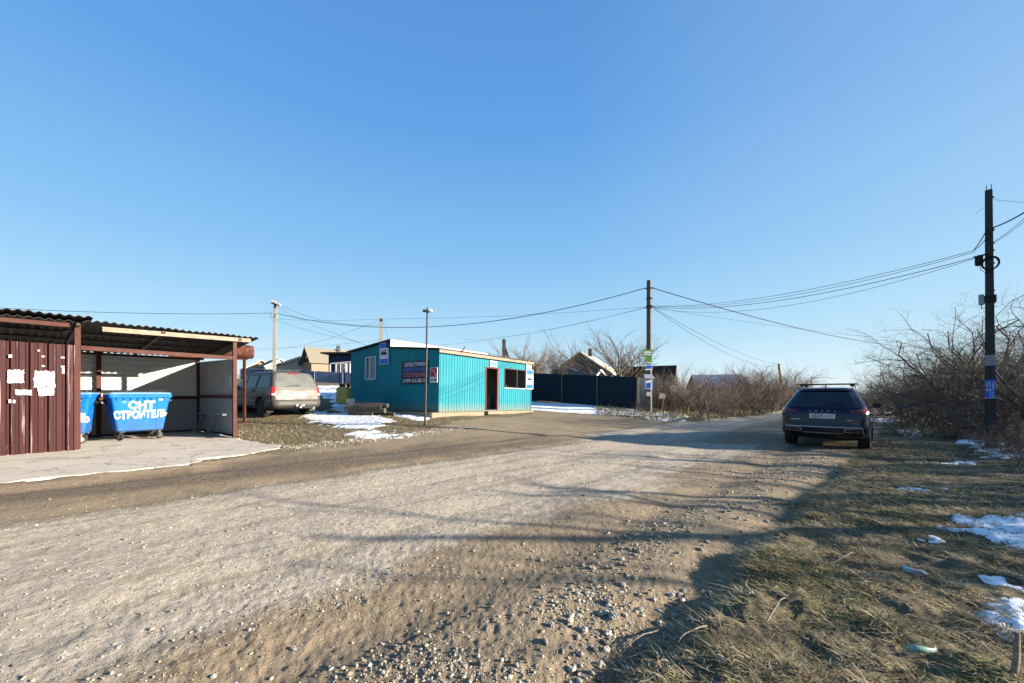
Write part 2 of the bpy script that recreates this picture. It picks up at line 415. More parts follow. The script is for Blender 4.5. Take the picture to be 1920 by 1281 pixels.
dt = nt.nodes.new('ShaderNodeVectorMath'); dt.operation = 'DOT_PRODUCT'; dt.inputs[1].default_value = SUN_AZ
nt.links.new(tc.outputs['Generated'], dt.inputs[0])
gl = ramp(nt, dt.outputs['Value'], [(0, (0, 0, 0)), (1, (.35, .35, .35))])
gr = mix(nt, gl, gr, (3.6, 4.5, 5.0))
mx = mix(nt, .1, gr, sky.outputs[0]); nt.links.new(mx, bg.inputs[0])
sd = bpy.data.lights.new('sun', 'SUN'); sd.energy = 5.0; sd.angle = rad(.53); sd.color = (1, .90, .76)
so = bpy.data.objects.new('sun', sd); col.objects.link(so)
sv = SUN_AZ*math.cos(SUN_EL)+Vector((0, 0, math.sin(SUN_EL)))
so.rotation_euler = (-sv).to_track_quat('-Z', 'Y').to_euler(); so.location = sv*50
scene.view_settings.view_transform = 'Standard'; scene.view_settings.look = 'None'
scene.view_settings.exposure = 1.9; scene.view_settings.gamma = 1
scene.cycles.max_bounces = 5; scene.cycles.diffuse_bounces = 3

# ------------------------------------------------------------------ ground grid
PAD = np.array([(-9.8, 2.0), (-8.2, 3.75), (-6.73, 5.18), (-6.0, 6.05), (-5.35, 6.55), (-5.55, 7.1), (-5.25, 7.45), (-4.98, 8.5), (-5.15, 8.8), (-7.15, 10.35), (-9.75, 12.45), (-15.5, 5.4)])
R1 = np.concatenate([np.linspace(.15, 1.8, 14)[:-1], 1.8*1.0095**np.arange(375)])
R1 = np.concatenate([R1, R1[-1]*1.06**np.arange(1, 50)])
TH = np.concatenate([np.radians(np.linspace(-57, 57, 720)), np.radians(np.linspace(57, 303, 62)[1:-1])])
RR, TT = np.meshgrid(R1, TH, indexing='ij')
GX = RR*np.sin(TT); GY = RR*np.cos(TT)
gu = U(GX, GY); gv = V(GX, GY)
ge = verge_edge(gv)
ROAD = polyw([(-150, 935), (0, 915), (370, 877), (530, 846), (700, 828), (790, 810), (850, 792), (1000, 777), (997, 768), (1110, 776), (1225, 787), (1300, 791), (1440, 776), (1472, 768)])
ROAD = np.concatenate([[(-12, -6), (-11, 0)], ROAD, [(26, 35), (70, 70), (90, 60), (30, 25.5)], [(3*.72-1.2*.694+k*.72, 3*.694+1.2*.72+k*.694) for k in (25, 18, 10, 0, -10)], [(-8, -14)]])
rd = sdist(GX, GY, ROAD); rd = np.minimum(rd, np.where(gv > 18, 9, gu-ge))
nz = fbm(GX*1.1, GY*1.1, 4)-.5; nz2 = fbm(GX*3.7+5, GY*3.7, 3)-.5
roadm = sstep(-.25, .25, rd+nz*.8+nz2*.4)
pd = sdist(GX, GY, PAD)
GZ = hgt(GX, GY)
spacing = RR*.0095
GZ = GZ+(fbm(GX*7, GY*7, 3)-.5)*.035*sstep(.25, .03, spacing)*(.45+.8*(1-roadm))+(fbm(GX*26, GY*26, 2)-.5)*.02*sstep(.06, .015, spacing)
verge = (1-roadm)*(gu < ge+1)
GZ = GZ+(fbm(GX*4, GY*4, 3)-.5)*.10*verge*sstep(14, 4, RR)
GZ = np.where(pd > -.05, np.minimum(GZ, .25), GZ)
_t = sstep(-.45, -.05, pd)*(pd < 0); GZ = GZ*(1-_t)+(.316+.03*(fbm(GX*2.5, GY*2.5, 3)-.5))*_t
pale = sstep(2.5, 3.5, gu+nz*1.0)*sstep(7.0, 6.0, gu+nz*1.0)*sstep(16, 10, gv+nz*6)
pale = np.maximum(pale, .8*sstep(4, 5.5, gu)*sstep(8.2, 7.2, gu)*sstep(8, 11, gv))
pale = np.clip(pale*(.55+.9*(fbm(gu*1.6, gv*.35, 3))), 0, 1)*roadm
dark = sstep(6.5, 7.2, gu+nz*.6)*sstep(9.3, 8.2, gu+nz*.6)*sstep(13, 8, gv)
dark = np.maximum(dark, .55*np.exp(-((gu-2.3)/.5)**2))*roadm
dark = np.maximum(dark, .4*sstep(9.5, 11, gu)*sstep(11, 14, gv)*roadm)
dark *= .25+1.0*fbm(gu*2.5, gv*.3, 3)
nr, na = RR.shape
Z0 = GZ.copy()
def grid_mesh(name, Zarr, fmask, mat, attrs=None):
    idx = np.arange(nr*na).reshape(nr, na)
    a = idx[:-1]; b = np.roll(idx, -1, 1)[:-1]; c = np.roll(idx, -1, 1)[1:]; d = idx[1:]
    fm = fmask[:-1]
    q = np.stack([a[fm], d[fm], c[fm], b[fm]], -1)
    used = np.unique(q); mp = np.full(nr*na, -1); mp[used] = np.arange(len(used)); q = mp[q]
    P = np.stack([GX.ravel(), GY.ravel(), Zarr.ravel()], -1)[used]
    tris = None
    me = bpy.data.meshes.new(name); nf = len(q)
    me.vertices.add(len(P)); me.vertices.foreach_set('co', P.ravel())
    me.loops.add(nf*4); me.loops.foreach_set('vertex_index', q.ravel().astype(np.int32))
    me.polygons.add(nf); me.polygons.foreach_set('loop_start', np.arange(0, nf*4, 4, dtype=np.int32))
    me.update(calc_edges=True); me.validate()
    me.polygons.foreach_set('use_smooth', np.ones(nf, bool))
    if attrs is not None:
        at_ = me.color_attributes.new('zone', 'FLOAT_COLOR', 'POINT')
        A = np.stack([x.ravel()[used] for x in attrs]+[np.ones(len(used))], -1)
        at_.data.foreach_set('color', A.ravel())
    me.materials.append(mat)
    o = bpy.data.objects.new(name, me); col.objects.link(o); WM[o.name] = Matrix.Identity(4)
    return o
def ground_material():
    m, nt, b = new_mat('ground_mix')
    t = nt.nodes.new('ShaderNodeTexCoord'); P = t.outputs['Object']
    at_ = nt.nodes.new('ShaderNodeVertexColor'); at_.layer_name = 'zone'
    sp = nt.nodes.new('ShaderNodeSeparateColor'); nt.links.new(at_.outputs[0], sp.inputs[0])
    n1 = noise(nt, P, 2.2, 8, .7); n2 = noise(nt, P, 14, 6, .7); n3 = noise(nt, P, 60, 4, .7)
    big = noise(nt, P, .55, 5, .6)
    dirt = ramp(nt, n2, [(.3, (.20,.145,.09)), (.5, (.30,.23,.15)), (.72, (.40,.32,.22))])
    dirt = mix(nt, ramp(nt, big, [(.42, (0,0,0)), (.6, (1,1,1))]), dirt, mix(nt, n3, (.28,.21,.13), (.36,.29,.20)))
    pal = ramp(nt, n2, [(.3, (.37,.31,.24)), (.55, (.53,.455,.36)), (.75, (.66,.58,.475))])
    pal = mix(nt, ramp(nt, n1, [(.55, (0,0,0)), (.68, (.7,.7,.7))]), pal, (.38,.30,.20))
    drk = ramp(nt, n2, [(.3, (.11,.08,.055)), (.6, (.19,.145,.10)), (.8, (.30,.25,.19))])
    gra = ramp(nt, n2, [(.3, (.08,.06,.036)), (.5, (.18,.14,.085)), (.7, (.32,.255,.16))])
    gra = mix(nt, ramp(nt, n1, [(.5, (0,0,0)), (.62, (.6,.6,.6))]), gra, (.10,.11,.035))
    def soft(f, k=.35):   # crisp, noisy zone edges
        x = math_(nt, 'ADD', f, math_(nt, 'MULTIPLY', math_(nt, 'SUBTRACT', n2, .5), k*1.6))
        r = ramp(nt, x, [(.3, (0,0,0)), (.7, (1,1,1))]); return r
    c = mix(nt, soft(sp.outputs[0]), dirt, pal)
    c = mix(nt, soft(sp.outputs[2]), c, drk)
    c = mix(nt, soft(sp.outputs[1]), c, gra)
    rot_ = nt.nodes.new('ShaderNodeMapping'); rot_.inputs['Rotation'].default_value = (0, 0, math.atan2(.72, .694)); rot_.inputs['Scale'].default_value = (1, 1, 1)
    nt.links.new(P, rot_.inputs[0]); st_ = nt.nodes.new('ShaderNodeMapping'); st_.inputs['Scale'].default_value = (3.2, .22, 1); nt.links.new(rot_.outputs[0], st_.inputs[0])
    sk = noise(nt, st_.outputs[0], 1.6, 6, .65)      # worn streaks along the wheel tracks
    skr = ramp(nt, sk, [(.36, (1, 1, 1)), (.50, (0, 0, 0))]); notg = math_(nt, 'SUBTRACT', 1., sp.outputs[1])
    c = mix(nt, math_(nt, 'MULTIPLY', math_(nt, 'MULTIPLY', skr, notg), .6), c, mix(nt, n2, (.20,.155,.105), (.34,.275,.20)))
    # small pebbles bedded in the surface, each with its own shade
    hs = []
    for sc, th in ((26, .40), (60, .42)):
        vo = N(nt, 'ShaderNodeTexVoronoi', Scale=sc, Randomness=1.); nt.links.new(P, vo.inputs['Vector'])
        sc_ = nt.nodes.new('ShaderNodeSeparateColor'); nt.links.new(vo.outputs['Color'], sc_.inputs[0])
        dens = math_(nt, 'GREATER_THAN', sc_.outputs[0], .74)
        inside = math_(nt, 'LESS_THAN', vo.outputs['Distance'], math_(nt, 'MULTIPLY', sc_.outputs[1], th))
        k = math_(nt, 'MULTIPLY', dens, inside)
        k2 = math_(nt, 'MULTIPLY', k, math_(nt, 'SUBTRACT', 1., sp.outputs[1]))
        pc = ramp(nt, sc_.outputs[2], [(0, (.15,.12,.09)), (.35, (.28,.24,.19)), (1, (.42,.38,.31))])
        c = mix(nt, math_(nt, 'MULTIPLY', k2, .8), c, pc)
        hs.append(math_(nt, 'MULTIPLY', k2, math_(nt, 'SUBTRACT', th, vo.outputs['Distance'])))
    c = mix(nt, 1., c, (.70, .69, .68), 'MULTIPLY')
    nt.links.new(c, b.inputs['Base Color'])
    b.inputs['Roughness'].default_value = .95; b.inputs['Specular IOR Level'].default_value = .2
    h = math_(nt, 'ADD', math_(nt, 'MULTIPLY', n2, .9), math_(nt, 'MULTIPLY', n3, .35))
    for x in hs: h = math_(nt, 'ADD', h, math_(nt, 'MULTIPLY', x, 1.2))
    bump(nt, b, h, .75, .035)
    return m
GM = ground_material()
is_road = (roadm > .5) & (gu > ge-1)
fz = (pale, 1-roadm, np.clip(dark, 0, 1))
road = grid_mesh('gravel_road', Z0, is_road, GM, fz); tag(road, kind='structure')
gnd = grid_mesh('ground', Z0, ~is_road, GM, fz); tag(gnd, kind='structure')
# close the small hole under the camera with the ground's own centre piece
# ------------------------------------------------------------------ snow
S = {}
def snow_field():
    polys = [([(560, 778), (590, 772), (655, 774), (735, 787), (728, 798), (690, 806), (640, 802), (595, 792)], 1.0, .35),
             ([(628, 812), (690, 804), (792, 809), (800, 817), (745, 824), (670, 826)], .42, .3),
             ([(985, 753), (1090, 757), (1200, 769), (1240, 778), (1228, 784), (1120, 777), (985, 768)], 1.0, .3),
             ([(1180, 778), (1240, 772), (1310, 782), (1290, 792), (1220, 788)], .55, .3),
             ([(712, 775), (760, 772), (815, 783), (800, 791), (745, 784)], .6, .2),
             ([(1775, 978), (1850, 982), (2000, 978), (2000, 1050), (1900, 1046), (1840, 1022)], .9, .14),
             ([(1820, 1165), (1870, 1152), (2000, 1142), (2000, 1225), (1900, 1215)], .78, .12),
             ([(1664, 811), (1700, 803), (1730, 805), (1748, 815), (1700, 822)], .8, .25),
             ([(1632, 784), (1700, 788), (1800, 796), (1800, 805), (1700, 796), (1632, 791)], .75, .3),
             ([(1785, 826), (1830, 822), (1935, 846), (1990, 862), (1880, 862), (1820, 842)], .85, .2),
             ([(585, 722), (660, 724), (668, 745), (630, 752), (590, 745)], .62, .4),
             ([(610, 748), (690, 755), (735, 768), (700, 775), (620, 770)], .5, .3),
             ([(1290, 742), (1370, 745), (1370, 760), (1290, 757)], .6, .4)]
    f = np.full(GX.shape, -1.)
    n = fbm(GX*2.1+9, GY*2.1, 5)-.5; n2 = fbm(GX*7+9, GY*7, 3)-.5
    for p, lv, soft in polys:
        sdv = sdist(GX, GY, polyw(p))
        f = np.maximum(f, np.where(sdv > -soft*1.5, np.clip(sdv/soft, -1.5, 1)*.5+(lv-1)*.6+n*1.3+n2*.8-.04, -1))
    # scattered left-overs in the rough ground
    reg = (gu < ge-.15)*sstep(4.5, 7, RR)*sstep(30, 18, RR)
    sp = np.where(reg > 0, (fbm(GX*1.7+30, GY*1.7, 4)-.5)*2.2+n2*.8-.66+.12*sstep(8, 13, RR), -1)
    f = np.maximum(f, sp)
    return f
sf = snow_field()
sf = sf+(fbm(GX*13+3, GY*13, 3)-.5)*.5*sstep(30, 12, RR)
SZ = Z0+np.clip(sf, -.1, .3)*.05+.004+(fbm(GX*14, GY*14, 3)-.5)*.022
sm = sf > 0
fm = sm | np.roll(sm, -1, 1) | np.roll(sm, 1, 1); fm[:-1] |= sm[1:]
fm &= (pd < -.1)
snow = grid_mesh('snow', np.where(sf > 0, SZ, Z0+sf*.08), fm, M['snow']); tag(snow, kind='stuff')

# ------------------------------------------------------------------ concrete pad
def patch(name, poly, zf, sp, mat, skirt, kind='structure', edge=.05):
    x0, y0 = poly.min(0)-sp; x1, y1 = poly.max(0)+sp
    nx = int((x1-x0)/sp)+1; ny = int((y1-y0)/sp)+1
    X, Y = np.meshgrid(x0+np.arange(nx)*sp, y0+np.arange(ny)*sp, indexing='ij')
    s = sdist(X, Y, poly)+(fbm(X*2, Y*2, 4)-.5)*edge*4
    ok = s > 0; Z = zf(X, Y)
    f = ok[:-1, :-1] & ok[1:, :-1] & ok[1:, 1:] & ok[:-1, 1:]
    Z = np.where(s < sp*1.6, Z-skirt*sstep(sp*1.6, 0, s), Z)
    idx = np.arange(nx*ny).reshape(nx, ny)
    q = np.stack([idx[:-1, :-1][f], idx[1:, :-1][f], idx[1:, 1:][f], idx[:-1, 1:][f]], -1)
    used = np.unique(q); mp = np.full(nx*ny, -1); mp[used] = np.arange(len(used))
    me = bpy.data.meshes.new(name)
    me.from_pydata(np.stack([X.ravel(), Y.ravel(), Z.ravel()], -1)[used].tolist(), [], mp[q].tolist()); me.update()
    me.polygons.foreach_set('use_smooth', np.ones(len(q), bool)); me.materials.append(mat)
    o = bpy.data.objects.new(name, me); col.objects.link(o); return tag(o, kind=kind)
pp_ = []
for a_, b_ in zip(PAD, np.roll(PAD, -1, 0)):
    n_ = max(2, int(np.hypot(*(b_-a_))/.06))
    for k_ in range(n_):
        q_ = a_+(b_-a_)*k_/n_; w_ = (fbm(q_[0]*2.2+7, q_[1]*2.2, 4)-.5)*.42+(fbm(q_[0]*9+7, q_[1]*9, 2)-.5)*.08
        d_ = (b_-a_)/np.hypot(*(b_-a_)); pp_.append((q_[0]+d_[1]*w_, q_[1]-d_[0]*w_, .27))
tag(MB().prism(pp_, (0, 0, .058)).build('concrete_pad', 'concrete'), kind='structure')

# ------------------------------------------------------------------ numpy meshes: blades and stones
def np_mesh(name, P, loops, starts, mat, colr=None, smooth=False):
    me = bpy.data.meshes.new(name)
    me.vertices.add(len(P)); me.vertices.foreach_set('co', np.ascontiguousarray(P, dtype=np.float32).ravel())
    me.loops.add(len(loops)); me.loops.foreach_set('vertex_index', loops.astype(np.int32))
    me.polygons.add(len(starts)); me.polygons.foreach_set('loop_start', starts.astype(np.int32))
    me.update(calc_edges=True)
    if colr is not None:
        a = me.color_attributes.new('tint', 'FLOAT_COLOR', 'POINT')
        a.data.foreach_set('color', np.concatenate([colr, np.ones((len(colr), 1))], 1).ravel())
    me.polygons.foreach_set('use_smooth', np.full(len(starts), smooth))
    if mat: me.materials.append(mat)
    o = bpy.data.objects.new(name, me); col.objects.link(o); return o
def tint_mat(name, rough=.85, transl=0.):
    m, nt, b = new_mat(name)
    a = nt.nodes.new('ShaderNodeVertexColor'); a.layer_name = 'tint'
    nt.links.new(a.outputs[0], b.inputs['Base Color']); b.inputs['Roughness'].default_value = rough
    b.inputs['Specular IOR Level'].default_value = .25
    return m
TM = tint_mat('own_tint')
PAL = .72*np.array([(.40,.31,.165), (.30,.22,.115), (.47,.385,.23), (.20,.14,.075), (.11,.14,.035), (.16,.17,.05), (.55,.48,.33)])
def gz(x, y):     # drawn ground height, looked up in the grid
    r = np.hypot(x, y); t = np.arctan2(x, y)
    i = np.clip(np.searchsorted(R1, r)-1, 0, nr-2); fi = np.clip((r-R1[i])/(R1[i+1]-R1[i]), 0, 1)
    t = np.where(t < TH[0], t+2*np.pi, t)
    j = np.clip(np.searchsorted(TH, t)-1, 0, na-1); j2 = (j+1) % na
    tj2 = np.where(j2 == 0, TH[0]+2*np.pi, TH[j2]); fj = np.clip((t-TH[j])/(tj2-TH[j]), 0, 1)
    return (Z0[i, j]*(1-fj)+Z0[i, j2]*fj)*(1-fi)+(Z0[i+1, j]*(1-fj)+Z0[i+1, j2]*fj)*fi
def gz1(x, y): return float(gz(np.array([x]), np.array([y]))[0])
def blades(name, x, y, L, W, pal_w, up=(.1, .5), ori=None, label=None):
    n = len(x); z = gz(x, y)-.004+rng.random(n)*.018
    a = rng.random(n)*2*np.pi if ori is None else ori+rng.normal(0, .7, n)
    e = up[0]+(up[1]-up[0])*rng.random(n)**1.5
    L = L*rng.lognormal(0, .35, n); W = W*(.7+.6*rng.random(n))
    dx, dy = np.cos(a), np.sin(a); px, py = -dy, dx
    e2 = e*rng.uniform(-.2, .9, n)
    h1 = np.sin(e)*L*.5; r1 = np.cos(e)*L*.5; h2 = h1+np.sin(e2)*L*.5; r2 = r1+np.cos(e2)*L*.5
    k = rng.normal(0, .25, n)*L
    P = np.zeros((n, 5, 3))
    P[:, 0] = np.stack([x-px*W/2, y-py*W/2, z], -1); P[:, 1] = np.stack([x+px*W/2, y+py*W/2, z], -1)
    P[:, 2] = np.stack([x+dx*r1+px*W*.45, y+dy*r1+py*W*.45, z+h1], -1)
    P[:, 3] = np.stack([x+dx*r1-px*W*.45, y+dy*r1-py*W*.45, z+h1], -1)
    P[:, 4] = np.stack([x+dx*r2+px*k, y+dy*r2+py*k, z+h2], -1)
    b = np.arange(n)[:, None]*5
    lp = np.concatenate([b+np.array([0, 1, 2, 3]), b+np.array([3, 2, 4])], 1).ravel()
    st = (np.arange(n)[:, None]*7+np.array([0, 4])).ravel()
    pw = np.array(pal_w, float)
    g = sstep(.52, .66, fbm(x*1.3+4, y*1.3, 3))[:, None]
    wts = pw[None]*(1+g*np.array([[-.4, -.4, -.5, 0, 5, 5, -.5]])); wts /= wts.sum(1, keepdims=True)
    c = PAL[(wts.cumsum(1) < rng.random(n)[:, None]).sum(1).clip(0, 6)]*rng.uniform(.7, 1.25, (n, 1))
    o = np_mesh(name, P.reshape(-1, 3), lp, st, TM, np.repeat(c, 5, 0))
    return tag(o, label, kind='stuff')
def logr(n, r0, r1, t0, t1):
    r = np.exp(rng.uniform(math.log(r0), math.log(r1), n)); t = np.radians(rng.uniform(t0, t1, n))
    return r*np.sin(t), r*np.cos(t), r
def rm(x, y):
    e = verge_edge(V(x, y)); d = np.minimum(sdist(x, y, ROAD), np.where(V(x, y) > 18, 9, U(x, y)-e))
    return d+(fbm(x*1.1, y*1.1, 4)-.5)*.8+(fbm(x*3.7+5, y*3.7, 3)-.5)*.4
# verge grass
x, y, r = logr(330000, 1.6, 17, -5, 62)
k = (rm(x, y) < -.10) & (U(x, y) < 2.2) & (rng.random(len(x)) < .06+1.6*sstep(.38, .62, fbm(x*2.3, y*2.3, 3)))
x, y, r = x[k], y[k], r[k]
blades('dry_grass', x, y, .052+.005*r, .0026+.0008*r, (2.8, 3.4, 1.8, 3.6, .5, .35, .6), up=(.0, .5), ori=None)
# bank edge fringe: longer straw hanging over the edge
vv = rng.uniform(.5, 10, 2600); uu = verge_edge(vv)+rng.normal(-.05, .12, len(vv))
x = .72*vv-.694*uu; y = .694*vv+.72*uu
blades('straw', x, y, .12, .004, (3, 1.5, 3, 1, .1, .1, 2), up=(.0, .35), ori=np.full(len(x), 2.0))
# grass between the pad and the bus shelter
x = rng.uniform(-13, -1.5, 60000); y = rng.uniform(8.5, 19, 60000)
k = (rm(x, y) < .15) & (sdist(x, y, PAD) < -.02) & (U(x, y) < 19)
blades('short_dry_grass', x[k], y[k], .055, .008, (4, 3.0, 3.0, 1.5, .1, .2, 1), up=(.1, .9))
# tufts along the far road side and under the thickets
x, y, r = logr(90000, 9, 42, 12, 56)
k = (rm(x, y) < -.1) & ((U(x, y) > 5) | (r > 19))
blades('tall_dry_grass', x[k], y[k], .09+.004*r[k], .006+.0012*r[k], (3, 3, 2, 2, .3, .4, .6), up=(.2, 1.3))
# weeds by the brown wall
xs = rng.uniform(0, 1, 900)
x = -6.9-xs*2.3+rng.normal(0, .12, 900)-.35; y = 7.2-xs*-.0+rng.normal(0, .12, 900)

def ico(sub):
    bm = bmesh.new(); bmesh.ops.create_icosphere(bm, subdivisions=sub, radius=1)
    v = np.array([p.co[:] for p in bm.verts]); f = np.array([[q.index for q in g.verts] for g in bm.faces]); bm.free()
    return v, f
def stones(name, x, y, s, sub=1, pal=None, label=None, bury=.25):
    v, f = ico(sub); n = len(x)
    ax = s[:, None]*np.stack([rng.uniform(.8, 1.5, n), rng.uniform(.7, 1.1, n), rng.uniform(.45, .85, n)], -1)
    P = v[None]*(1+rng.normal(0, .13, (n, len(v), 1)))*ax[:, None]
    a = rng.random(n)*6.28; ca, sa = np.cos(a)[:, None], np.sin(a)[:, None]
    X = P[..., 0]*ca-P[..., 1]*sa; Y = P[..., 0]*sa+P[..., 1]*ca
    z = gz(x, y)+ax[:, 2]*(1-bury*2)
    Q = np.stack([X+x[:, None], Y+y[:, None], P[..., 2]+z[:, None]], -1).reshape(-1, 3)
    lp = (f[None]+(np.arange(n)*len(v))[:, None, None]).reshape(-1)
    st = np.arange(n*len(f))*3
    base = .8*np.array([(.36,.32,.25), (.44,.40,.33), (.26,.215,.16), (.54,.50,.43), (.19,.155,.12)])
    c = base[rng.choice(5, n, p=[.3, .25, .2, .1, .15])]*rng.uniform(.75, 1.15, (n, 1))
    o = np_mesh(name, Q, lp, st, TM, np.repeat(c, len(v), 0))
    return tag(o, label, kind='stuff')
x, y, r = logr(60000, 1.7, 20, -54, 56)
u = U(x, y); v = V(x, y); nn = fbm(x*1.5, y*1.5, 3); str_ = fbm(u*2.2, v*.25, 3)
p = .05+.95*np.exp(-((u-1.75)/.55)**2)+.6*np.exp(-((u-2.9)/.35)**2)+.3*np.exp(-((u-6.5)/.3)**2)+.15*np.exp(-((u-7.6)/.5)**2)
p = p*(.15+1.6*sstep(.4, .7, nn)*.7+.5*sstep(.45, .65, str_))*np.where(u > 5.3, .12, 1)
k = (rm(x, y) > -.1) & (rng.random(len(x)) < p)
x, y, r, u = x[k], y[k], r[k], u[k]
s = .003+.0007*r; s = s*rng.lognormal(0, .5, len(x))*np.where(u < 2.6, 1.1, .7)
s = np.minimum(s, .024)
stones('gravel', x, y, s)
x, y, r = logr(1500, 1.8, 14, 8, 52); u = U(x, y)
k = (np.abs(u-1.6) < .55) & (rng.random(len(x)) < .5)
stones('gravel_coarse', x[k], y[k], rng.uniform(.012, .026, k.sum()), 2)
# clods and crumbs on the pale part
x, y, r = logr(9000, 1.8, 13, -54, 40); u = U(x, y)
k = (u > 2.8) & (u < 7) & (rng.random(len(x)) < .5)
stones('road_crumbs', x[k], y[k], (.0025+.0006*r[k])*rng.lognormal(0, .4, k.sum()), 1)
# rubble strip where the grass meets the road
q = polyw([(530, 842), (620, 832), (700, 824), (800, 812), (900, 800)])
t = rng.random(2600)*(len(q)-1.001); i = t.astype(int); ft = (t-i)[:, None]
P_ = q[i]*(1-ft)+q[i+1]*ft+rng.normal(0, .22, (2600, 2))
stones('rubble', P_[:, 0], P_[:, 1], .012*.75*rng.lognormal(0, .45, 2600), 1)
# single stones one can pick out
SP = [(1150, 1152, 22), (1172, 1148, 13), (1176, 1237, 26), (1158, 1238, 14), (1352, 1262, 24), (1454, 1113, 13), (1408, 1132, 14), (1089, 1219, 15), (1137, 1118, 9),
      (1126, 1230, 18), (1262, 1262, 11), (1085, 1252, 8), (1098, 1258, 8), (1034, 1173, 14), (1180, 1213, 8), (1214, 1192, 10), (1238, 1198, 11), (1322, 1120, 16), (1226, 1117, 12), (1039, 1122, 9), (550, 1212, 12)]
v, f = ico(3)
for px, py, wd in SP:
    X, Y = unproj(px, py); sz = wd/F*Y/2*.62*1.25
    d = v*(1+.16*np.sin(v[:, :1]*5+px)+.1*np.cos(v[:, 1:2]*7+py)+rng.normal(0, .02, (len(v), 1)))*np.array([1.25, .9, .8])*sz
    z = gz1(X, Y)+sz*.35
    me = bpy.data.meshes.new('stone'); me.from_pydata(d.tolist(), [], f.tolist()); me.update(); me.materials.append(M['stone'])
    o = bpy.data.objects.new('stone', me); col.objects.link(o); o.location = (X, Y, z); o.rotation_euler = (0, 0, random.random()*6)
    tag(o, 'pale limestone lump lying loose on the gravel near the dry grass edge', 'stone', 'loose pale stones by the road edge')
# ------------------------------------------------------------------ dumpster shelter
fd = Vector((.612, .79, 0)).normalized(); nf = Vector((fd.y, -fd.x, 0)); bk = -nf
RP = Vector((-7.36, 10.47, 0)); LP = RP-fd*2.81; DEP = 3.09; ZB = .33
def sp_(s, d, z): return LP+fd*s+bk*d+Vector((0, 0, z))      # s along the front from the middle post, d depth
sh = thing('dumpster_shelter', 'open brown and grey sheet metal shelter with dark wavy roof over blue bins', 'shelter', LP+Vector((0, 0, ZB)))
for s, zt in ((0, 2.93), (2.81, 2.99), (-2.9, 2.9)):
    MB().box(sp_(s, 0, (ZB+zt)/2), (.085, .085, zt-ZB), Matrix.Rotation(math.atan2(fd.y, fd.x), 3, 'Z')).build('post', 'brownframe', sh)
for s in (.0, 2.78, -2.9):
    MB().box(sp_(s, DEP-.04, (ZB+2.62)/2), (.07, .07, 2.62-ZB), Matrix.Rotation(math.atan2(fd.y, fd.x), 3, 'Z')).build('post', 'brownframe', sh)
MB().box(sp_(.62, DEP-.1, (ZB+2.62)/2), (.09, .07, 2.62-ZB), Matrix.Rotation(math.atan2(fd.y, fd.x), 3, 'Z')).build('post', 'brownframe', sh)
MB().bar(sp_(.05, 0, 2.46), sp_(2.77, 0, 2.44), .06, .09).build('tie_beam', 'brownframe', sh)
MB().bar(sp_(-4.2, DEP-.1, 2.55), sp_(2.9, DEP-.1, 2.57), .06, .06).build('back_beam', 'brownframe', sh)
MB().bar(sp_(.35, -.1, 2.88), sp_(3.15, -.1, 2.93), .05, .10).build('fascia_board', 'oldwood', sh)
MB().bar(sp_(-4.2, -.1, 2.86), sp_(-.12, -.1, 2.90), .05, .08).build('fascia_board', 'brownframe', sh)
for s in (-2.9, 0.0, 1.35, 2.9):
    MB().bar(sp_(s, -.15, 2.93), sp_(s, DEP+.1, 2.62), .06, .06).build('rafter', 'darkmetal', sh)
for d in (.8, 1.6, 2.4):
    MB().bar(sp_(-4.2, d, 2.925-.1*d), sp_(3.0, d, 2.945-.1*d), .05, .04).build('purlin', 'darkmetal', sh)
def wavy(name, s0, s1, z0a, z0b, oh, mat, lift=0.):
    m = MB(); pitch = .13; n = int((s1-s0)/pitch*8); rows = 5; vs = []
    for j in range(rows):
        for i in range(n+1):
            s = s0+(s1-s0)*i/n; t = j/(rows-1); d = -oh+(DEP+.25+oh)*t
            jag = .03*(vnoise(s*2.7, 4.)-.5)+.05*(vnoise(s*.9, 8.)-.5)
            z = z0a+(z0b-z0a)*i/n-.105*(d+oh)+.017*math.cos(2*math.pi*s/pitch)+lift+(jag*(1-t))
            vs.append(sp_(s, d+(.06*(vnoise(s*3, 1.5)-.5) if j == 0 else 0), z))
    fs = [(j*(n+1)+i, j*(n+1)+i+1, (j+1)*(n+1)+i+1, (j+1)*(n+1)+i) for j in range(rows-1) for i in range(n)]
    k = len(vs); vs2 = [v-Vector((0, 0, .008)) for v in vs]
    fs2 = [tuple(q+k for q in f[::-1]) for f in fs]
    edge = [(i, i+k, i+1+k, i+1) for i in range(n)]
    m.add(vs+vs2, fs+fs2+edge); return m.build(name, mat, sh, smooth=True)
wavy('roof_sheet', .05, 3.32, 3.0, 3.05, .2, 'roofslate')
wavy('roof_sheet', -4.3, .2, 3.05, 3.07, .27, 'roofslate', .02)
wavy('roof_sheet', -4.3, -.05, 3.0, 3.02, .15, 'roofslate', -.03)
m = MB(); sheet(m, sp_(-4.2, -.045, 0), fd, 4.16, lambda u: (ZB-.01, 2.5), nf, .235, .045, prof='rib'); fw = m.build('front_wall', 'brownmetal', sh)
m = MB(); sheet(m, sp_(-4.2, DEP, 0), fd, 7.05, lambda u: (ZB+.06, 1.36), nf, .12, .012); m.build('back_wall', 'greysheet', sh)
m = MB()
zz = 1.40; sdp = [(0, 0), (.75, .0), (.85, 1), (.95, 1), (1, 0)]
while zz < 2.58:
    for (a, b), (c, d) in zip(sdp, sdp[1:]):
        z0, z1 = zz+a*.15, min(2.6, zz+c*.15)
        m.quad(sp_(-4.2, DEP+.01-b*.018, z0), sp_(2.81, DEP+.01-b*.018, z0), sp_(2.81, DEP+.01-d*.018, z1), sp_(-4.2, DEP+.01-d*.018, z1))
    zz += .15
m.build('siding', 'creamsiding', sh)
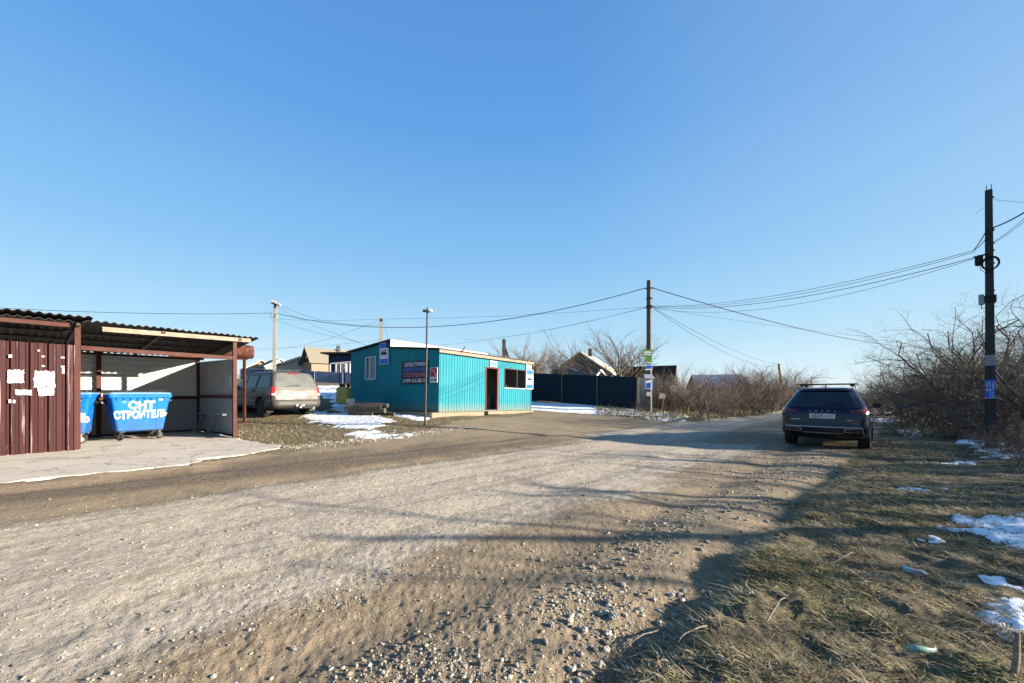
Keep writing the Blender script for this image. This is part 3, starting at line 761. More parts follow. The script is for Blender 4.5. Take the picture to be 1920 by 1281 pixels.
MB().bar(sp_(-4.2, DEP-.05, 1.375), sp_(2.78, DEP-.05, 1.375), .04, .09).build('rail', 'brownframe', sh)
m = MB(); sheet(m, sp_(2.81, .04, 0), bk, DEP-.06, lambda u: (ZB+.07, 2.42+.02*u), -fd, .105, .012); m.build('side_wall', 'greysheet', sh)
MB().bar(sp_(2.77, .05, 1.41), sp_(2.77, DEP-.08, 1.41), .04, .09).build('rail', 'brownframe', sh)
MB().bar(sp_(2.8, .0, ZB+.05), sp_(2.8, DEP-.02, ZB+.05), .05, .06).build('rail', 'darkmetal', sh)
MB().bar(sp_(-4.2, DEP-.03, ZB+.04), sp_(2.76, DEP-.03, ZB+.04), .05, .05).build('rail', 'darkmetal', sh)
MB().bar(sp_(-4.3, .06, ZB-.1), sp_(.05, .06, ZB-.1), .26, .2).build('footing', 'concrete', sh)
m = MB().box(sp_(2.79, .22, 1.86), (.006, .16, .26), Matrix.Rotation(math.atan2(bk.y, bk.x)-math.pi/2, 3, 'Z'))
tag(m.build('notice', 'paper'), 'small pale paper sheet on the inside of the grey shelter side wall', 'notice')
def ragged(name, pxr, label, mat='paper', seed=0, grp=None):
    x0, y0, x1, y1 = pxr; P0 = sp_(0, -.105, 0); r = random.Random(seed)
    pts = []
    for k in range(36):
        t = k/36*4; e = int(t); f_ = t-e
        x = [x0+(x1-x0)*f_, x1, x1-(x1-x0)*f_, x0][e]; y = [y0, y0+(y1-y0)*f_, y1, y1-(y1-y0)*f_][e]
        x += r.uniform(-1, 1)*(x1-x0)*.055; y += r.uniform(-1, 1)*(y1-y0)*.07
        s, z = on_plane(x, y, P0, fd); pts.append(P0+fd*s+Vector((0, 0, z)))
    o = MB().prism(pts, nf*-.006).build(name, mat); tag(o, label, 'notice', grp); return o
n1 = ragged('paper_notice', (14, 694, 45, 718), 'weathered white paper sheet nearest the frame edge on the brown wall', seed=1)
n2 = ragged('paper_notice', (63, 696, 103, 725), 'largest torn white paper notice on the brown corrugated wall', seed=2)
for o_, rows in ((n1, [(20, 711, 12), (30, 712, 7)]), (n2, [(68, 702, 7), (79, 700, 9), (92, 703, 6), (74, 709, 11), (90, 712, 5), (80, 718, 8)])):
    for (x_, y_, l_) in rows:
        P0 = sp_(0, -.105, 0); s0, z0 = on_plane(x_, y_, P0, fd); s1, z1 = on_plane(x_+l_, y_+1, P0, fd)
        MB().prism([P0+fd*s0+Vector((0, 0, z0)), P0+fd*s1+Vector((0, 0, z1)), P0+fd*s1+Vector((0, 0, z1-.012)), P0+fd*s0+Vector((0, 0, z0-.015))], nf*.009).build('faded_print', 'dimpaper', o_)
ragged('paper_notice', (71, 727, 101, 742), 'low white paper strip hanging right under the largest torn notice', seed=3)
ragged('paper_notice', (29, 731, 59, 741), 'narrow torn paper scrap below and between the two white notices', seed=4)
for i, (a, b, c, d) in enumerate([(16, 665, 23, 671), (70, 656, 75, 659), (78, 667, 84, 670), (78, 685, 84, 688), (114, 669, 121, 672), (114, 686, 121, 689), (116, 690, 121, 701), (16, 749, 21, 756), (24, 750, 29, 756)]):
    ragged('tape_scrap', (a, b, c, d), 'scrap of white tape left stuck on the brown corrugated wall', seed=9+i, grp='tape scraps on the brown wall')

# rusty tank on its stand
tk = thing('water_tank', 'rusty brown horizontal tank with rounded end on steel legs behind the shelter', 'tank', (-10.4, 13.9, .5))
pr = [(.01, -1.35), (.15, -1.33), (.235, -1.24), (.25, -1.1), (.25, 1.22), (.235, 1.33), (.18, 1.37), (.01, 1.38)]
tm = MB().lathe([(r*.95, a*.86) for r, a in pr], 28, 'x', (0, 0, 0)); ta = Vector((.815, .58, 0)); tcn = Vector((-9.11, 13.9, 2.95))-ta*1.16
TR = Matrix.Translation(tcn) @ Matrix.Rotation(math.atan2(ta.y, ta.x), 4, 'Z'); tm.v = [tuple(TR @ Vector(p)) for p in tm.v]; tm.build('tank_body', 'rust', tk, smooth=True)
def TP(a, z): q = tcn+ta*a; return (q.x, q.y, z)
for x in (.55, .90, -.8):
    MB().bar(TP(x, .3), TP(x, 2.72), .07, .07).build('leg', 'brownframe', tk)
MB().bar(TP(-1.1, 2.70), TP(1.0, 2.70), .07, .06).build('cross_beam', 'brownframe', tk)

# sawhorse leaning in the shelter
bn = thing('sawhorse', 'blue grey wooden trestle leaning at the shelter side wall', 'trestle', sp_(2.35, 1.7, ZB))
def bp(px, py, off=0):
    s, z = on_plane(px, py, sp_(2.55, 0, 0), bk); p = sp_(2.55-off, 0, 0)+bk*s; p.z = z; return p
MB().bar(bp(375, 774.5), bp(421, 778), .09, .05).build('top_board', 'benchwood', bn)
for a, b in (((381, 778), (373, 809)), ((405, 779), (395, 812))):
    MB().bar(bp(*a), bp(*b, .02), .04, .13, up=fd).build('leg', 'benchwood', bn)
MB().bar(bp(372, 810), bp(415, 816), .05, .04).build('foot_rail', 'benchwood', bn)

# ------------------------------------------------------------------ bus stop pavilion
A = Vector((-2.9, 15.5, .78)); ub = Vector((.626, .78, -.02)).normalized(); wb = Vector((-.78, .626, 0)).normalized()
BM = Matrix((ub, wb, ub.cross(wb))).transposed().to_4x4(); BM.translation = A
bd = thing('bus_stop_pavilion', 'turquoise ribbed metal pavilion with flat roof and open dark doorway', 'building', A, mat4=BM)
def B(mb, name, mat, **k): return mb.build(name, mat, bd, world=False, **k)
LX, LY = 6.15, 6.6; X, Y, Z = Vector((1, 0, 0)), Vector((0, 1, 0)), Vector((0, 0, 1))
dr = (2.70, 3.585, .04, 1.97); wn = (4.03, 5.62, 1.08, 1.99)
m = MB(); sheet(m, Vector((0, 0, 0)), X, LX, lambda u: (0, 2.33), -Y, .15, .014, holes=[dr, wn]); B(m, 'front_wall', 'teal')
def etop(y): return 2.46+.29*y/3.1 if y < 3.1 else 3.08-.3*(y-3.1)/3.5
ew = (4.39, 5.22, 1.39, 2.42)
m = MB(); sheet(m, Vector((0, LY, 0)), -Y, LY, lambda u: (0, etop(LY-u)-.03), -X, .15, .012, holes=[(LY-ew[1], LY-ew[0], ew[2], ew[3])]); B(m, 'side_wall', 'teal')
m = MB(); sheet(m, Vector((LX, 0, 0)), Y, LY, lambda u: (0, etop(u)-.03), X, .15, .012); B(m, 'side_wall', 'teal')
m = MB(); sheet(m, Vector((LX, LY, 0)), -X, LX, lambda u: (0, 2.76), Y, .15, .012); B(m, 'back_wall', 'teal')
MB_ = MB().prism([(-.12, -.16, 2.46), (-.12, 3.12, 2.76), (-.12, 3.12, 2.80), (-.12, -.16, 2.50)], (LX+.26, 0, 0)); B(MB_, 'roof', 'darktrim')
m = MB().prism([(-.12, 3.10, 3.08), (-.12, LY+.22, 2.775), (-.12, LY+.22, 2.835), (-.12, 3.10, 3.14)], (LX+.4, 0, 0)); B(m, 'upper_roof', 'darktrim')
m = MB().box((LX/2+.06, 3.085, 2.94), (LX+.38, .03, .34)); B(m, 'upper_fascia', 'whiteboard')
m = MB().box((-.05, 3.3, 2.93), (.06, .36, .34)); B(m, 'end_board', 'darktrim')
m = MB().box((LX/2, -.10, 2.41), (LX+.16, .05, .155)); fsc = B(m, 'fascia', 'oldwood')
m = MB().box((LX/2, -.075, 2.325), (LX+.1, .05, .012)); B(m, 'drip_edge', 'darktrim')
m = MB().box((.005, -.02, 1.16), (.03, .035, 2.32)); B(m, 'corner_strip', 'teal')
m = MB().box((LX-.0, -.02, 1.16), (.03, .035, 2.32)); B(m, 'corner_strip', 'teal')
# dim room behind the openings
m = MB(); m.box((LX/2, 2.3, 1.15), (LX-.1, .05, 2.3)); m.box((.05, 1.15, 1.15), (.03, 2.2, 2.28)); m.box((LX-.05, 1.15, 1.15), (.03, 2.2, 2.28)); m.box((2.4, 1.5, 1.1), (.05, 1.5, 2.2))
B(m, 'inner_wall', 'darkinside')
m = MB().box((LX/2, 1.15, -.005), (LX-.1, 2.25, .03)); B(m, 'inner_floor', 'plinth')
m = MB().box((LX/2, 1.15, 2.36), (LX-.1, 2.3, .03)); B(m, 'inner_ceiling', 'darkinside')
m = MB().box((LX/2, .06, .54), (LX-.1, .03, 1.02)); m.v = []; m.f = []; m.n = 0
m.box((1.34, .05, 1.16), (2.62, .02, 2.28)); m.box((4.9, .05, .52), (2.5, .02, 1.04)); m.box((3.80, .05, 1.5), (.38, .02, 1.0)); m.box((5.87, .05, 1.5), (.44, .02, 1.0)); m.box((4.85, .05, 2.15), (2.5, .02, .26))
B(m, 'lining', 'darkinside')
dfm = MB(); dfm.box((dr[0]+.03, .02, 1.0), (.06, .1, 1.94)); dfm.box((dr[1]-.05, .03, 1.0), (.10, .12, 1.94)); dfm.box((3.14, .02, 1.94), (.76, .1, .05)); B(dfm, 'door_frame', 'reddoor')
wf = MB()
for a, b in (((4.03, 1.08), (5.62, 1.08)), ((4.03, 1.99), (5.62, 1.99)), ((4.03, 1.08), (4.03, 1.99)), ((5.62, 1.08), (5.62, 1.99)), ((4.98, 1.08), (4.98, 1.99))):
    wf.bar((a[0], .0, a[1]), (b[0], .0, b[1]), .05, .045, up=Y)
B(wf, 'window_frame', 'darktrim')
m = MB().box((4.82, -.03, 1.065), (1.66, .035, .03)); B(m, 'window_sill', 'white')
m = MB(); m.box((4.6, .35, 1.15), (.03, .03, .2)); m.box((4.55, 1.0, .72), (1.4, .35, .05)); m.box((4.0, 1.0, .35), (.05, .3, .7)); m.box((5.1, 1.0, .35), (.05, .3, .7)); B(m, 'inside_bench', 'greyclad')
# end window
y0, y1, z0, z1 = ew
fr = MB()
for a, b in (((y0, z0), (y1, z0)), ((y0, z1), (y1, z1)), ((y0, z0), (y0, z1)), ((y1, z0), (y1, z1)), ((4.86, z0), (4.86, z1))):
    fr.bar((-.012, a[0], a[1]), (-.012, b[0], b[1]), .05, .06, up=X)
fo = B(fr, 'window', 'white')
MB().box((.03, (y0+y1)/2, (z0+z1)/2), (.01, y1-y0, z1-z0)).build('pane', 'winglass', fo, world=False)
MB().box((.02, (y0+4.86)/2, (z0+z1)/2), (.02, 4.86-y0-.05, z1-z0-.05)).build('curtain', 'dimpaper', fo, world=False)
m = MB().box((2.95, 2.2, -.34), (6.7, 4.6, .62), None); pl = B(m, 'plinth', 'plinth', bevel=.02)
m = MB().box((3.14, -.16, -.08), (1.0, .2, .14)); B(m, 'door_step', 'plinth')
# end wall trim boards along the sloping roof edge
m = MB().bar((-.03, 0, 2.46), (-.03, 3.1, 2.75), .03, .05); m.bar((-.03, 3.1, 3.085), (-.03, LY+.2, 2.785), .03, .06); B(m, 'edge_trim', 'darktrim')
for x in (1.15, 5.7):
    m = MB(); m.bar((x, -.12, 2.48), (x, -.16, 2.56), .03, .03)
    lm = B(m, 'lamp_bracket', 'darkmetal')
    MB().bar((x-.05, -.17, 2.52), (x+.06, -.21, 2.68), .06, .03).build('lamp_head', 'darkmetal', lm, world=False)
    MB().box((x-.03, -.19, 2.49), (.10, .05, .05)).build('lamp_cap', 'orange', lm, world=False)
rod = MB().bar(BM @ Vector((5.9, -.05, 2.46)), BM @ Vector((7.1, -.1, 2.42)), .045, .045).build('roof_rod', 'darkmetal'); tag(rod, 'dark rod sticking out past the pavilion roof corner', 'rod')
stp = MB().box(BM @ Vector((3.55, -.62, -.33)), (1.35, .42, .09), BM.to_3x3() @ Matrix.Rotation(rad(-4), 3, 'Z') @ Matrix.Rotation(rad(3), 3, 'Y')).build('step_slab', 'concrete', bevel=.012)
tag(stp, 'loose pale concrete slab lying as a step before the doorway', 'slab')

def signboard(name, label, root_at, w, h, mt, border='white'):
    o = thing(name, label, 'sign', mt.translation, mat4=mt)
    return o
def L4(x, z, origin): # world frame on the building
    f = frame4(Vector((0, 0, 0)), x, z); f.translation = Vector(origin); return BM @ f
def rrect(w, h, r, n=5):
    pts = []
    for cx, cy, a0 in ((w/2-r, h/2-r, 0), (-w/2+r, h/2-r, 90), (-w/2+r, -h/2+r, 180), (w/2-r, -h/2+r, 270)):
        for k in range(n+1):
            a = rad(a0+90*k/n); pts.append((cx+r*math.cos(a), cy+r*math.sin(a)))
    return pts
def flat(pts, z0, t): # prism in local xy
    return MB().prism([(x, y, z0) for x, y in pts], (0, 0, t))
def bus_icon(mb, s, cx, cy, z):
    def poly(p): mb.prism([(cx+x*s, cy+y*s, z) for x, y in p], (0, 0, .002))
    poly([(-.5, -.12), (.5, -.12), (.5, .06), (.46, .10), (-.5, .10)])
    poly([(-.5, .105), (.43, .105), (.40, .30), (.36, .33), (-.47, .33), (-.5, .30)])
    for wx in (-.26, .27): poly([(wx+.09*math.cos(k*.5236), -.13+.09*math.sin(k*.5236)) for k in range(12)])
def bus_sign(label, mt, w, h, low=True):
    o = thing('bus_stop_sign', label, 'sign', mt.translation, mat4=mt)
    K = lambda mb, n, ma, par=o: mb.build(n, ma, par, world=False)
    bo = K(flat(rrect(w, h, .05), 0, .02), 'board', 'signwhite')
    K(flat(rrect(w-.05, h-.05, .035), .0205, .003), 'blue_field', 'signblue')
    K(flat(rrect(w-.11, h*.50, .01), .0245, .003), 'white_field', 'signwhite')
    mb = MB(); bus_icon(mb, w*.62, 0, .0, .0282); K(mb, 'bus_symbol', 'signblack')
    mb = MB()
    for k in range(4):
        mb.prism([(w*.62*(-.42+.21*k+a), w*.62*(.16+b), .031) for a, b in ((0, 0), (.15, 0), (.15, .11), (0, .11))], (0, 0, .001))
    K(mb, 'bus_windows', 'signwhite')
    return o
bus_sign('tall blue and white bus stop sign with black bus, on the shaded end wall', L4(-Y, Z, (-.05, 3.66, 2.52)), .72, .98)
bs2 = bus_sign('sunlit blue and white bus stop sign beside the pavilion window', L4(X, Z, (5.95, -.06, 1.56)), .62, 1.0)
m = MB().box((0, 0, 0), (.42, .26, .008)); mt = L4(X, Z, (5.9, -.05, 2.19))
o = thing('paper_notice', 'white sheet pinned above the sunlit bus stop sign', 'notice', mt.translation, mat4=mt); MB().box((0, 0, .0), (.44, .24, .008)).build('sheet', 'paper', o, world=False); MB().box((0, -.07, .006), (.40, .05, .004)).build('blue_band', 'signblue', o, world=False)
mt = L4(X, Z, (3.2, -.045, 2.13)); o = thing('name_plate', 'small blue and white plate above the open doorway', 'sign', mt.translation, mat4=mt)
MB().box((0, 0, 0), (.46, .27, .012)).build('board', 'signwhite', o, world=False); MB().box((0, .0, .008), (.42, .13, .004)).build('blue_band', 'txtblue', o, world=False)
# advert
mt = L4(-Y, Z, (-.05, 1.47, 1.585)); o = thing('advert_banner', 'dark navy advert board with white, blue and pink lettering on the end wall', 'sign', mt.translation, mat4=mt)
MB().box((0, 0, 0), (1.74, .95, .02)).build('board', 'bannernavy', o, world=False)
def T(s, size, mat, x, y, z=.013, sx=1, **k): return text(s, size, mat, o, WM[o.name] @ Matrix.Translation((x, y, z)), sx=sx, **k)
T('ЭЛЕКТРИКА', .225, 'txtwhite', .06, .33, sx=1.08, offset=.004)
T('САНТЕХНИКА', .225, 'txtblue', .06, .11, sx=1.04, offset=.004)
T('ОТОПЛЕНИЕ', .225, 'txtpink', .03, -.11, sx=1.04, offset=.004)
T('8 999 416-58-19', .225, 'txtwhite', 0, -.34, sx=1.0, offset=.004)
mt = L4(-Y, Z, (-.05, .235, 1.45)); o = thing('red_sign', 'small dark red sign with white curved hose mark at the wall corner', 'sign', mt.translation, mat4=mt)
MB().box((0, 0, 0), (.44, .60, .02)).build('board', 'signwhite', o, world=False)
MB().box((0, .10, .012), (.39, .35, .006)).build('red_field', 'signred', o, world=False)
mb = MB(); mb.tube([(-.13+.24*math.sin(a), .0+.20*math.cos(a)-.0, .018) for a in np.linspace(.0, 1.5, 9)], .016, 6); mb.box((.12, -.03, .018), (.06, .05, .012)); mb.build('hose_mark', 'signwhite', o, world=False)
mb = MB(); mb.box((.10, -.19, .012), (.05, .11, .006)); mb.box((.17, -.19, .012), (.03, .11, .006)); mb.box((.03, -.19, .012), (.03, .11, .006)); mb.lathe([(.05, .0095), (.05, .015)], 14, 'z', (-.1, -.19, 0)); mb.build('dark_mark', 'signblack', o, world=False)

# ------------------------------------------------------------------ poles
def pole(name, label, base, top, w0, w1, mat, rot=0, group=None):
    o = thing(name, label, 'pole', base, group=group)
    b = Vector(base); t = Vector(top); m = MB(); n = 8; vs = []
    for i in range(n+1):
        c = b.lerp(t, i/n); w_ = w0+(w1-w0)*i/n
        for dx, dy in ((-1, -1), (1, -1), (1, 1), (-1, 1)):
            p = Matrix.Rotation(rot, 3, 'Z') @ Vector((dx*w_/2, dy*w_/2, 0)); vs.append(c+p)
    fs = [(i*4+k, i*4+(k+1) % 4, (i+1)*4+(k+1) % 4, (i+1)*4+k) for i in range(n) for k in range(4)]+[(3, 2, 1, 0), tuple(n*4+k for k in range(4))]
    m.add(vs, fs); m.build('shaft', mat, o, bevel=.012); return o
def Q(py, a, b, z=0): return pp(py)+hp*a+tc_*b+Vector((0, 0, z))
pb = Vector((12.62, 10.4, -.1)); pt = Vector((12.56, 10.4, 6.86))
tc_ = Vector((-.77, -.64, 0)); hp = Vector((.64, -.77, 0)); RPO = math.atan2(hp.y, hp.x)
p1 = pole('utility_pole', 'tall dark concrete pole with black cable loop and a blue poster', pb, pt, .195, .13, 'poleblack', RPO)
def pp(py): # point on the near pole axis
    z = EYE+(HZ-py)/F*10.4; return Vector((12.6, 10.4, z))
for dx in (-.04, .04): MB().tube([pt+hp*dx+Vector((0, 0, -.02)), pt+hp*(dx+.005)+Vector((0, 0, .14))], .008, 5).build('rod_end', 'darkmetal', p1)
for y in (371, 430, 433, 457, 470, 494, 545, 569):
    c = pp(y); w_ = .195-.07*(c.z/6.9)+.012
    MB().box(c, (w_, w_, .014), Matrix.Rotation(RPO, 3, 'Z') @ Matrix.Rotation(rad(3), 3, 'Y')).build('band', 'galv', p1)
tb = thing('junction_box', 'black cable junction box hanging beside the pole with the cable loop', 'cable box', pp(486)+Vector((-.27, -.15, 0)))
MB().lathe([(.02, -.14), (.06, -.13), (.075, -.1), (.075, .1), (.085, .12), (.02, .15)], 14, 'z', Q(487, -.19, .1)).build('housing', 'black', tb, smooth=True)
MB().bar(Q(479, -.29, .1), Q(477, -.02, .1), .05, .035).build('bracket', 'black', tb)
lp = MB(); cc = Q(496, .005, .13)
for k in range(4):
    rr = .21+.012*k; lp.tube([cc+hp*(rr*.62*math.cos(a))+tc_*.012*k+Vector((0, 0, rr*.72*math.sin(a))) for a in np.linspace(0, 2*math.pi, 29)], .011, 6)
lp.tube([cc-hp*.17+Vector((0, 0, .05)), cc-hp*.17+Vector((0, 0, -.12)), cc-hp*.08+Vector((0, 0, -.24)), cc+hp*.06+Vector((0, 0, -.25))], .006, 5)
tag(lp.build('cable_coil', 'black'), 'coil of spare black cable tied to the tall dark pole', 'cable coil')
eb = thing('meter_box', 'small grey box strapped halfway up the tall dark pole', 'box', pp(566))
MB().box(Q(561, -.15, .06), (.1, .12, .27), Matrix.Rotation(RPO, 3, 'Z')).build('case', 'galv', eb, bevel=.01)
MB().box(Q(561, .0, .0), (.215, .215, .18), Matrix.Rotation(RPO, 3, 'Z')).build('strap', 'black', eb)
MB().tube([Q(570, -.15, .06), Q(578, -.14, .06), Q(577, -.08, .08)], .01, 5).build('lead', 'black', eb)
def on_pole(name, label, y0, y1, x0, x1, mat, cat='notice', texts=()):
    c = pp((y0+y1)/2); hh = (y1-y0)/F*10.3; w0_ = .195-.07*(c.z/6.9); ww = w0_+.004
    mt = frame4(Q((y0+y1)/2, 0, w0_/2+.008), hp, (0, 0, 1))
    o = thing(name, label, cat, mt.translation, mat4=mt)
    MB().box((0, 0, 0), (ww, hh, .008)).build('sheet', mat, o, world=False)
    for s, size, x, y, sx in texts: text(s, size, 'signwhite', o, mt @ Matrix.Translation((x, y, .0055)), sx=sx, thick=.001, offset=.0)
    return o
on_pole('poster', 'blue poster with white phone digits taped round the dark pole', 712, 747, 1851.5, 1873, 'signblue', texts=[('ЛЁД', .085, .0, .155, .95), ('918', .12, .0, .075, .8), ('667', .12, .0, -.02, .8), ('22', .095, .02, -.11, .8), ('13', .095, .03, -.19, .8)])
on_pole('poster', 'grey weathered paper wrapped round the dark pole above the blue poster', 666, 686, 1851, 1872, 'dimpaper')
MB().tube([Q(747, -.1, .115), Q(746, .1, .115), Q(749, .2, .12)], .008, 5).build('tape_end', 'white', p1)

cb = Vector((7.33, 21.1, .35)); ct = Vector((7.33, 21.1, 7.55))
p2 = pole('utility_pole', 'dark pole with pale sunlit side carrying green signs before the navy fence', cb, ct, .25, .20, 'polecon', rad(-38))
def pc(px, py, dy=-.24): return at(px, py, 21.1+dy)
for y in (541, 560, 574, 577): MB().box(at(1217, y, 21.1), (.29, .29, .05), Matrix.Rotation(rad(-17), 3, 'Z')).build('band', 'darkmetal', p2)
MB().bar(pc(1208, 577), pc(1227, 575), .04, .05).build('bracket', 'darkmetal', p2)
MB().bar(pc(1208, 541), pc(1226, 540), .04, .05).build('bracket', 'darkmetal', p2)
def plate(name, label, x0, y0, x1, y1, mat, band=None, dy=-.25, tilt=0, cat='sign', bands=()):
    c = pc((x0+x1)/2, (y0+y1)/2, dy); k = (21.1+dy)/F; w_ = (x1-x0)*k; h_ = (y1-y0)*k
    mt = frame4(c, (math.cos(tilt), 0, math.sin(tilt)), (-math.sin(tilt), 0, math.cos(tilt)))
    o = thing(name, label, cat, c, mat4=mt); MB().box((0, 0, 0), (w_, h_, .015)).build('board', mat, o, world=False)
    for fy, fh, fw, mm in bands: MB().box((0, fy*h_, .0095), (w_*fw, h_*fh, .005)).build('stripe', mm, o, world=False)
    return o
plate('street_sign', 'wide green and white board highest on the pole by the navy fence', 1205, 655, 1223, 669, 'greenboard', bands=((.1, .22, .8, 'signwhite'), (-.2, .16, .8, 'signwhite')), tilt=-.03)
plate('street_sign', 'small lime green board under the wide green board on the pole', 1211.5, 669.5, 1222, 682, 'greenboard', bands=((-.38, .15, .9, 'signwhite'),))
plate('street_sign', 'small dark blue board with white rim below the lime green board', 1210, 684, 1223, 694, 'signwhite', bands=((.05, .6, .86, 'signblue'),), tilt=.08)
hb = thing('notice_box', 'little grey roofed notice box fixed low on the signposted pole', 'box', pc(1216, 710))
m = MB(); c = pc(1216, 706); m.prism([c+Vector((-.27, -.2, -.13)), c+Vector((.27, -.2, -.13)), c+Vector((.27, .12, -.13)), c+Vector((-.27, .12, -.13))], (0, 0, .03)); m.prism([c+Vector((-.27, -.2, -.1)), c+Vector((.27, -.2, -.1)), c+Vector((.2, .1, .12)), c+Vector((-.2, .1, .12))], (0, .03, .01)); m.build('box_roof', 'dimpaper', hb)
MB().box(pc(1216, 721), (.36, .14, .5)).build('case', 'signwhite', hb); MB().box(pc(1216.5, 723, -.325), (.2, .01, .28)).build('window', 'signblue', hb)
plate('poster', 'torn white sheet low on the pole under the notice box', 1212, 735, 1222, 743, 'paper', tilt=-.1, cat='notice')
pbd = plate('board', 'pale tilted board standing among the bushes beside the navy fence end', 1236, 738, 1247.5, 748, 'pinkboard', dy=.6, tilt=-.14)
MB().bar((.1, -.1, -.02), (.1, -.75, -.02), .04, .04).build('stake', 'oldwood', pbd, world=False)
# lamp mast near the pavilion
lb = Vector((-2.92, 13.25, .42)); lt = at(801.5, 577, 13.25)
lm = thing('lamp_mast', 'thin dark steel mast with two small floodlights before the pavilion', 'lamp mast', lb)
MB().tube([lb, lt], [.038, .03], 12).build('mast', 'mast', lm, smooth=True)
MB().lathe([(.12, 0), (.12, .03), (.05, .05)], 14, 'z', lb+Vector((0, 0, 0))).build('base_plate', 'darkmetal', lm)
for sx, mm in ((-1, 'darkmetal'), (1, 'white')):
    c = at(802, 584, 13.25)+Vector((sx*.10, -.04, 0)); m = MB().tube([at(802, 586, 13.25), c], .015, 6); a_ = m.build('arm', 'darkmetal', lm)
    MB().lathe([(.025, -.055), (.045, -.045), (.052, .04), (.042, .055)], 14, 'x', c+Vector((0, 0, .01))).build('floodlight', mm, a_, smooth=True)
# far poles
def simple_pole(label, px, y_top, Yd, w_, mat, lean=0, zb=None, brace=None, arm=None):
    t = at(px, y_top, Yd); zb = base_h(t.x, Yd)-.2 if zb is None else zb
    b = Vector((t.x-lean, Yd, float(zb)))
    o = pole('utility_pole', label, b, t, w_*1.15, w_, mat, rad(20))
    if brace: MB().bar(at(*brace[0], Yd), at(*brace[1], Yd), w_*.8, w_*.8).build('brace', mat, o)
    if arm: MB().bar(at(*arm[0], Yd-.15), at(*arm[1], Yd-.15), .1, .1).build('crossarm', 'darkmetal', o)
    return o
pL = simple_pole('pale concrete pole with short crossarm behind the silver car', 516.5, 565, 30, .20, 'polepale', lean=.12, arm=((509, 568), (523, 573)))
for (x, y) in ((510, 566), (516, 568), (523, 572), (526, 574)): MB().tube([at(x, y, 29.8), at(x, y-3, 29.8)], .05, 6).build('insulator', 'white', pL)
cl = MB(); cl.tube([at(511, 592, 29.8)+Vector((.18*math.cos(a), 0, .18*math.sin(a))) for a in np.linspace(0, 2*math.pi, 17)], .012, 5); tag(cl.build('cable_coil', 'black'), 'small loop of black cable on the pale crossarm pole', 'cable coil')
simple_pole('slim pale pole rising behind the pavilion roof', 715, 596, 27, .19, 'polepale', arm=((713, 598), (717, 601)))
simple_pole('thin dark wooden pole with a slanting brace behind the pavilion', 945, 636, 43, .3, 'poledark', brace=((946, 650), (956, 680)))
simple_pole('thin leaning pole rising out of the bushes before the blue car', 1461, 682, 52, .28, 'greyclad', lean=-.7)
for px, yt, yb, lab in ((637, 681, 727, 'thin upright iron stake nearer the white verandah'), (646, 693, 727, 'shorter thin iron stake right beside the yellow tank')):
    MB().tube([at(px, yb+8, 18.6), at(px, yt, 18.6)], .022, 6).build('iron_stake', 'darkmetal'); tag(bpy.data.objects[-1] if 0 else [o for o in bpy.data.objects if o.name.startswith('iron_stake')][-1], lab, 'stake')

# ------------------------------------------------------------------ wires
def wire(pts, sag, r, label, grp='overhead cables between the poles', n=28):
    r = r*.7
    a, b = Vector(pts[0]), Vector(pts[1]); P = []
    for i in range(n+1):
        t = i/n; p = a.lerp(b, t); p.z -= 4*sag*t*(1-t); P.append(p)
    o = MB().tube(P, r, 5, cap=False).build('overhead_cable', 'cable', smooth=True); return tag(o, label, 'cable', grp)
WL = at(510, 587, 29.9); WR = at(521, 588, 29.9)
wire((at(-260, 560, 22), WL), .35, .022, 'thick cable running from behind the shelter to the pale crossarm pole')
wire((WR, at(1211, 540, 21.1)), 1.55, .028, 'thick twisted cable hanging from the pale pole over the pavilion to the dark pole')
wire((at(1223, 540, 21.1), at(1760, 652, 52)), .9, .035, 'thick twisted cable from the dark signposted pole down to the far bushes')
wire((at(518, 598, 29.9), at(715, 598, 27)), .12, .010, 'thin wire level between the pale crossarm pole and the slim pole')
wire((at(717, 598, 27), at(1208, 576, 21.1)), .15, .010, 'thin wire from the slim pole across to the dark signposted pole')
wire((at(524, 573, 29.9), at(714, 610, 27)), .45, .012, 'thin wire sagging off the crossarm towards the slim pole')
wire((at(519, 576, 29.9), at(700, 652, 19.5)), .15, .010, 'service wire from the crossarm slanting to the pavilion roof')
wire((at(520, 601, 29.9), at(672, 641, 19.6)), .12, .010, 'lower service wire from the pale pole to the pavilion roof')
wire((at(713, 600, 27), at(440, 655, 40)), .8, .012, 'thin wire crossing down from the slim pole toward the houses')
wire((at(713, 637, 27), at(440, 651, 42)), .3, .010, 'faint low wire from the slim pole toward the houses')
wire((at(718, 602, 27), at(728, 636, 21)), .0, .008, 'short drop wire from the slim pole to the pavilion roof')
wire((at(1208, 577, 21.1), at(870, 638, 36)), .35, .009, 'upper faint wire from the dark pole falling behind the pavilion')
wire((at(1208, 578, 21.1), at(760, 650, 38)), .5, .009, 'lower faint wire from the dark pole falling behind the pavilion')

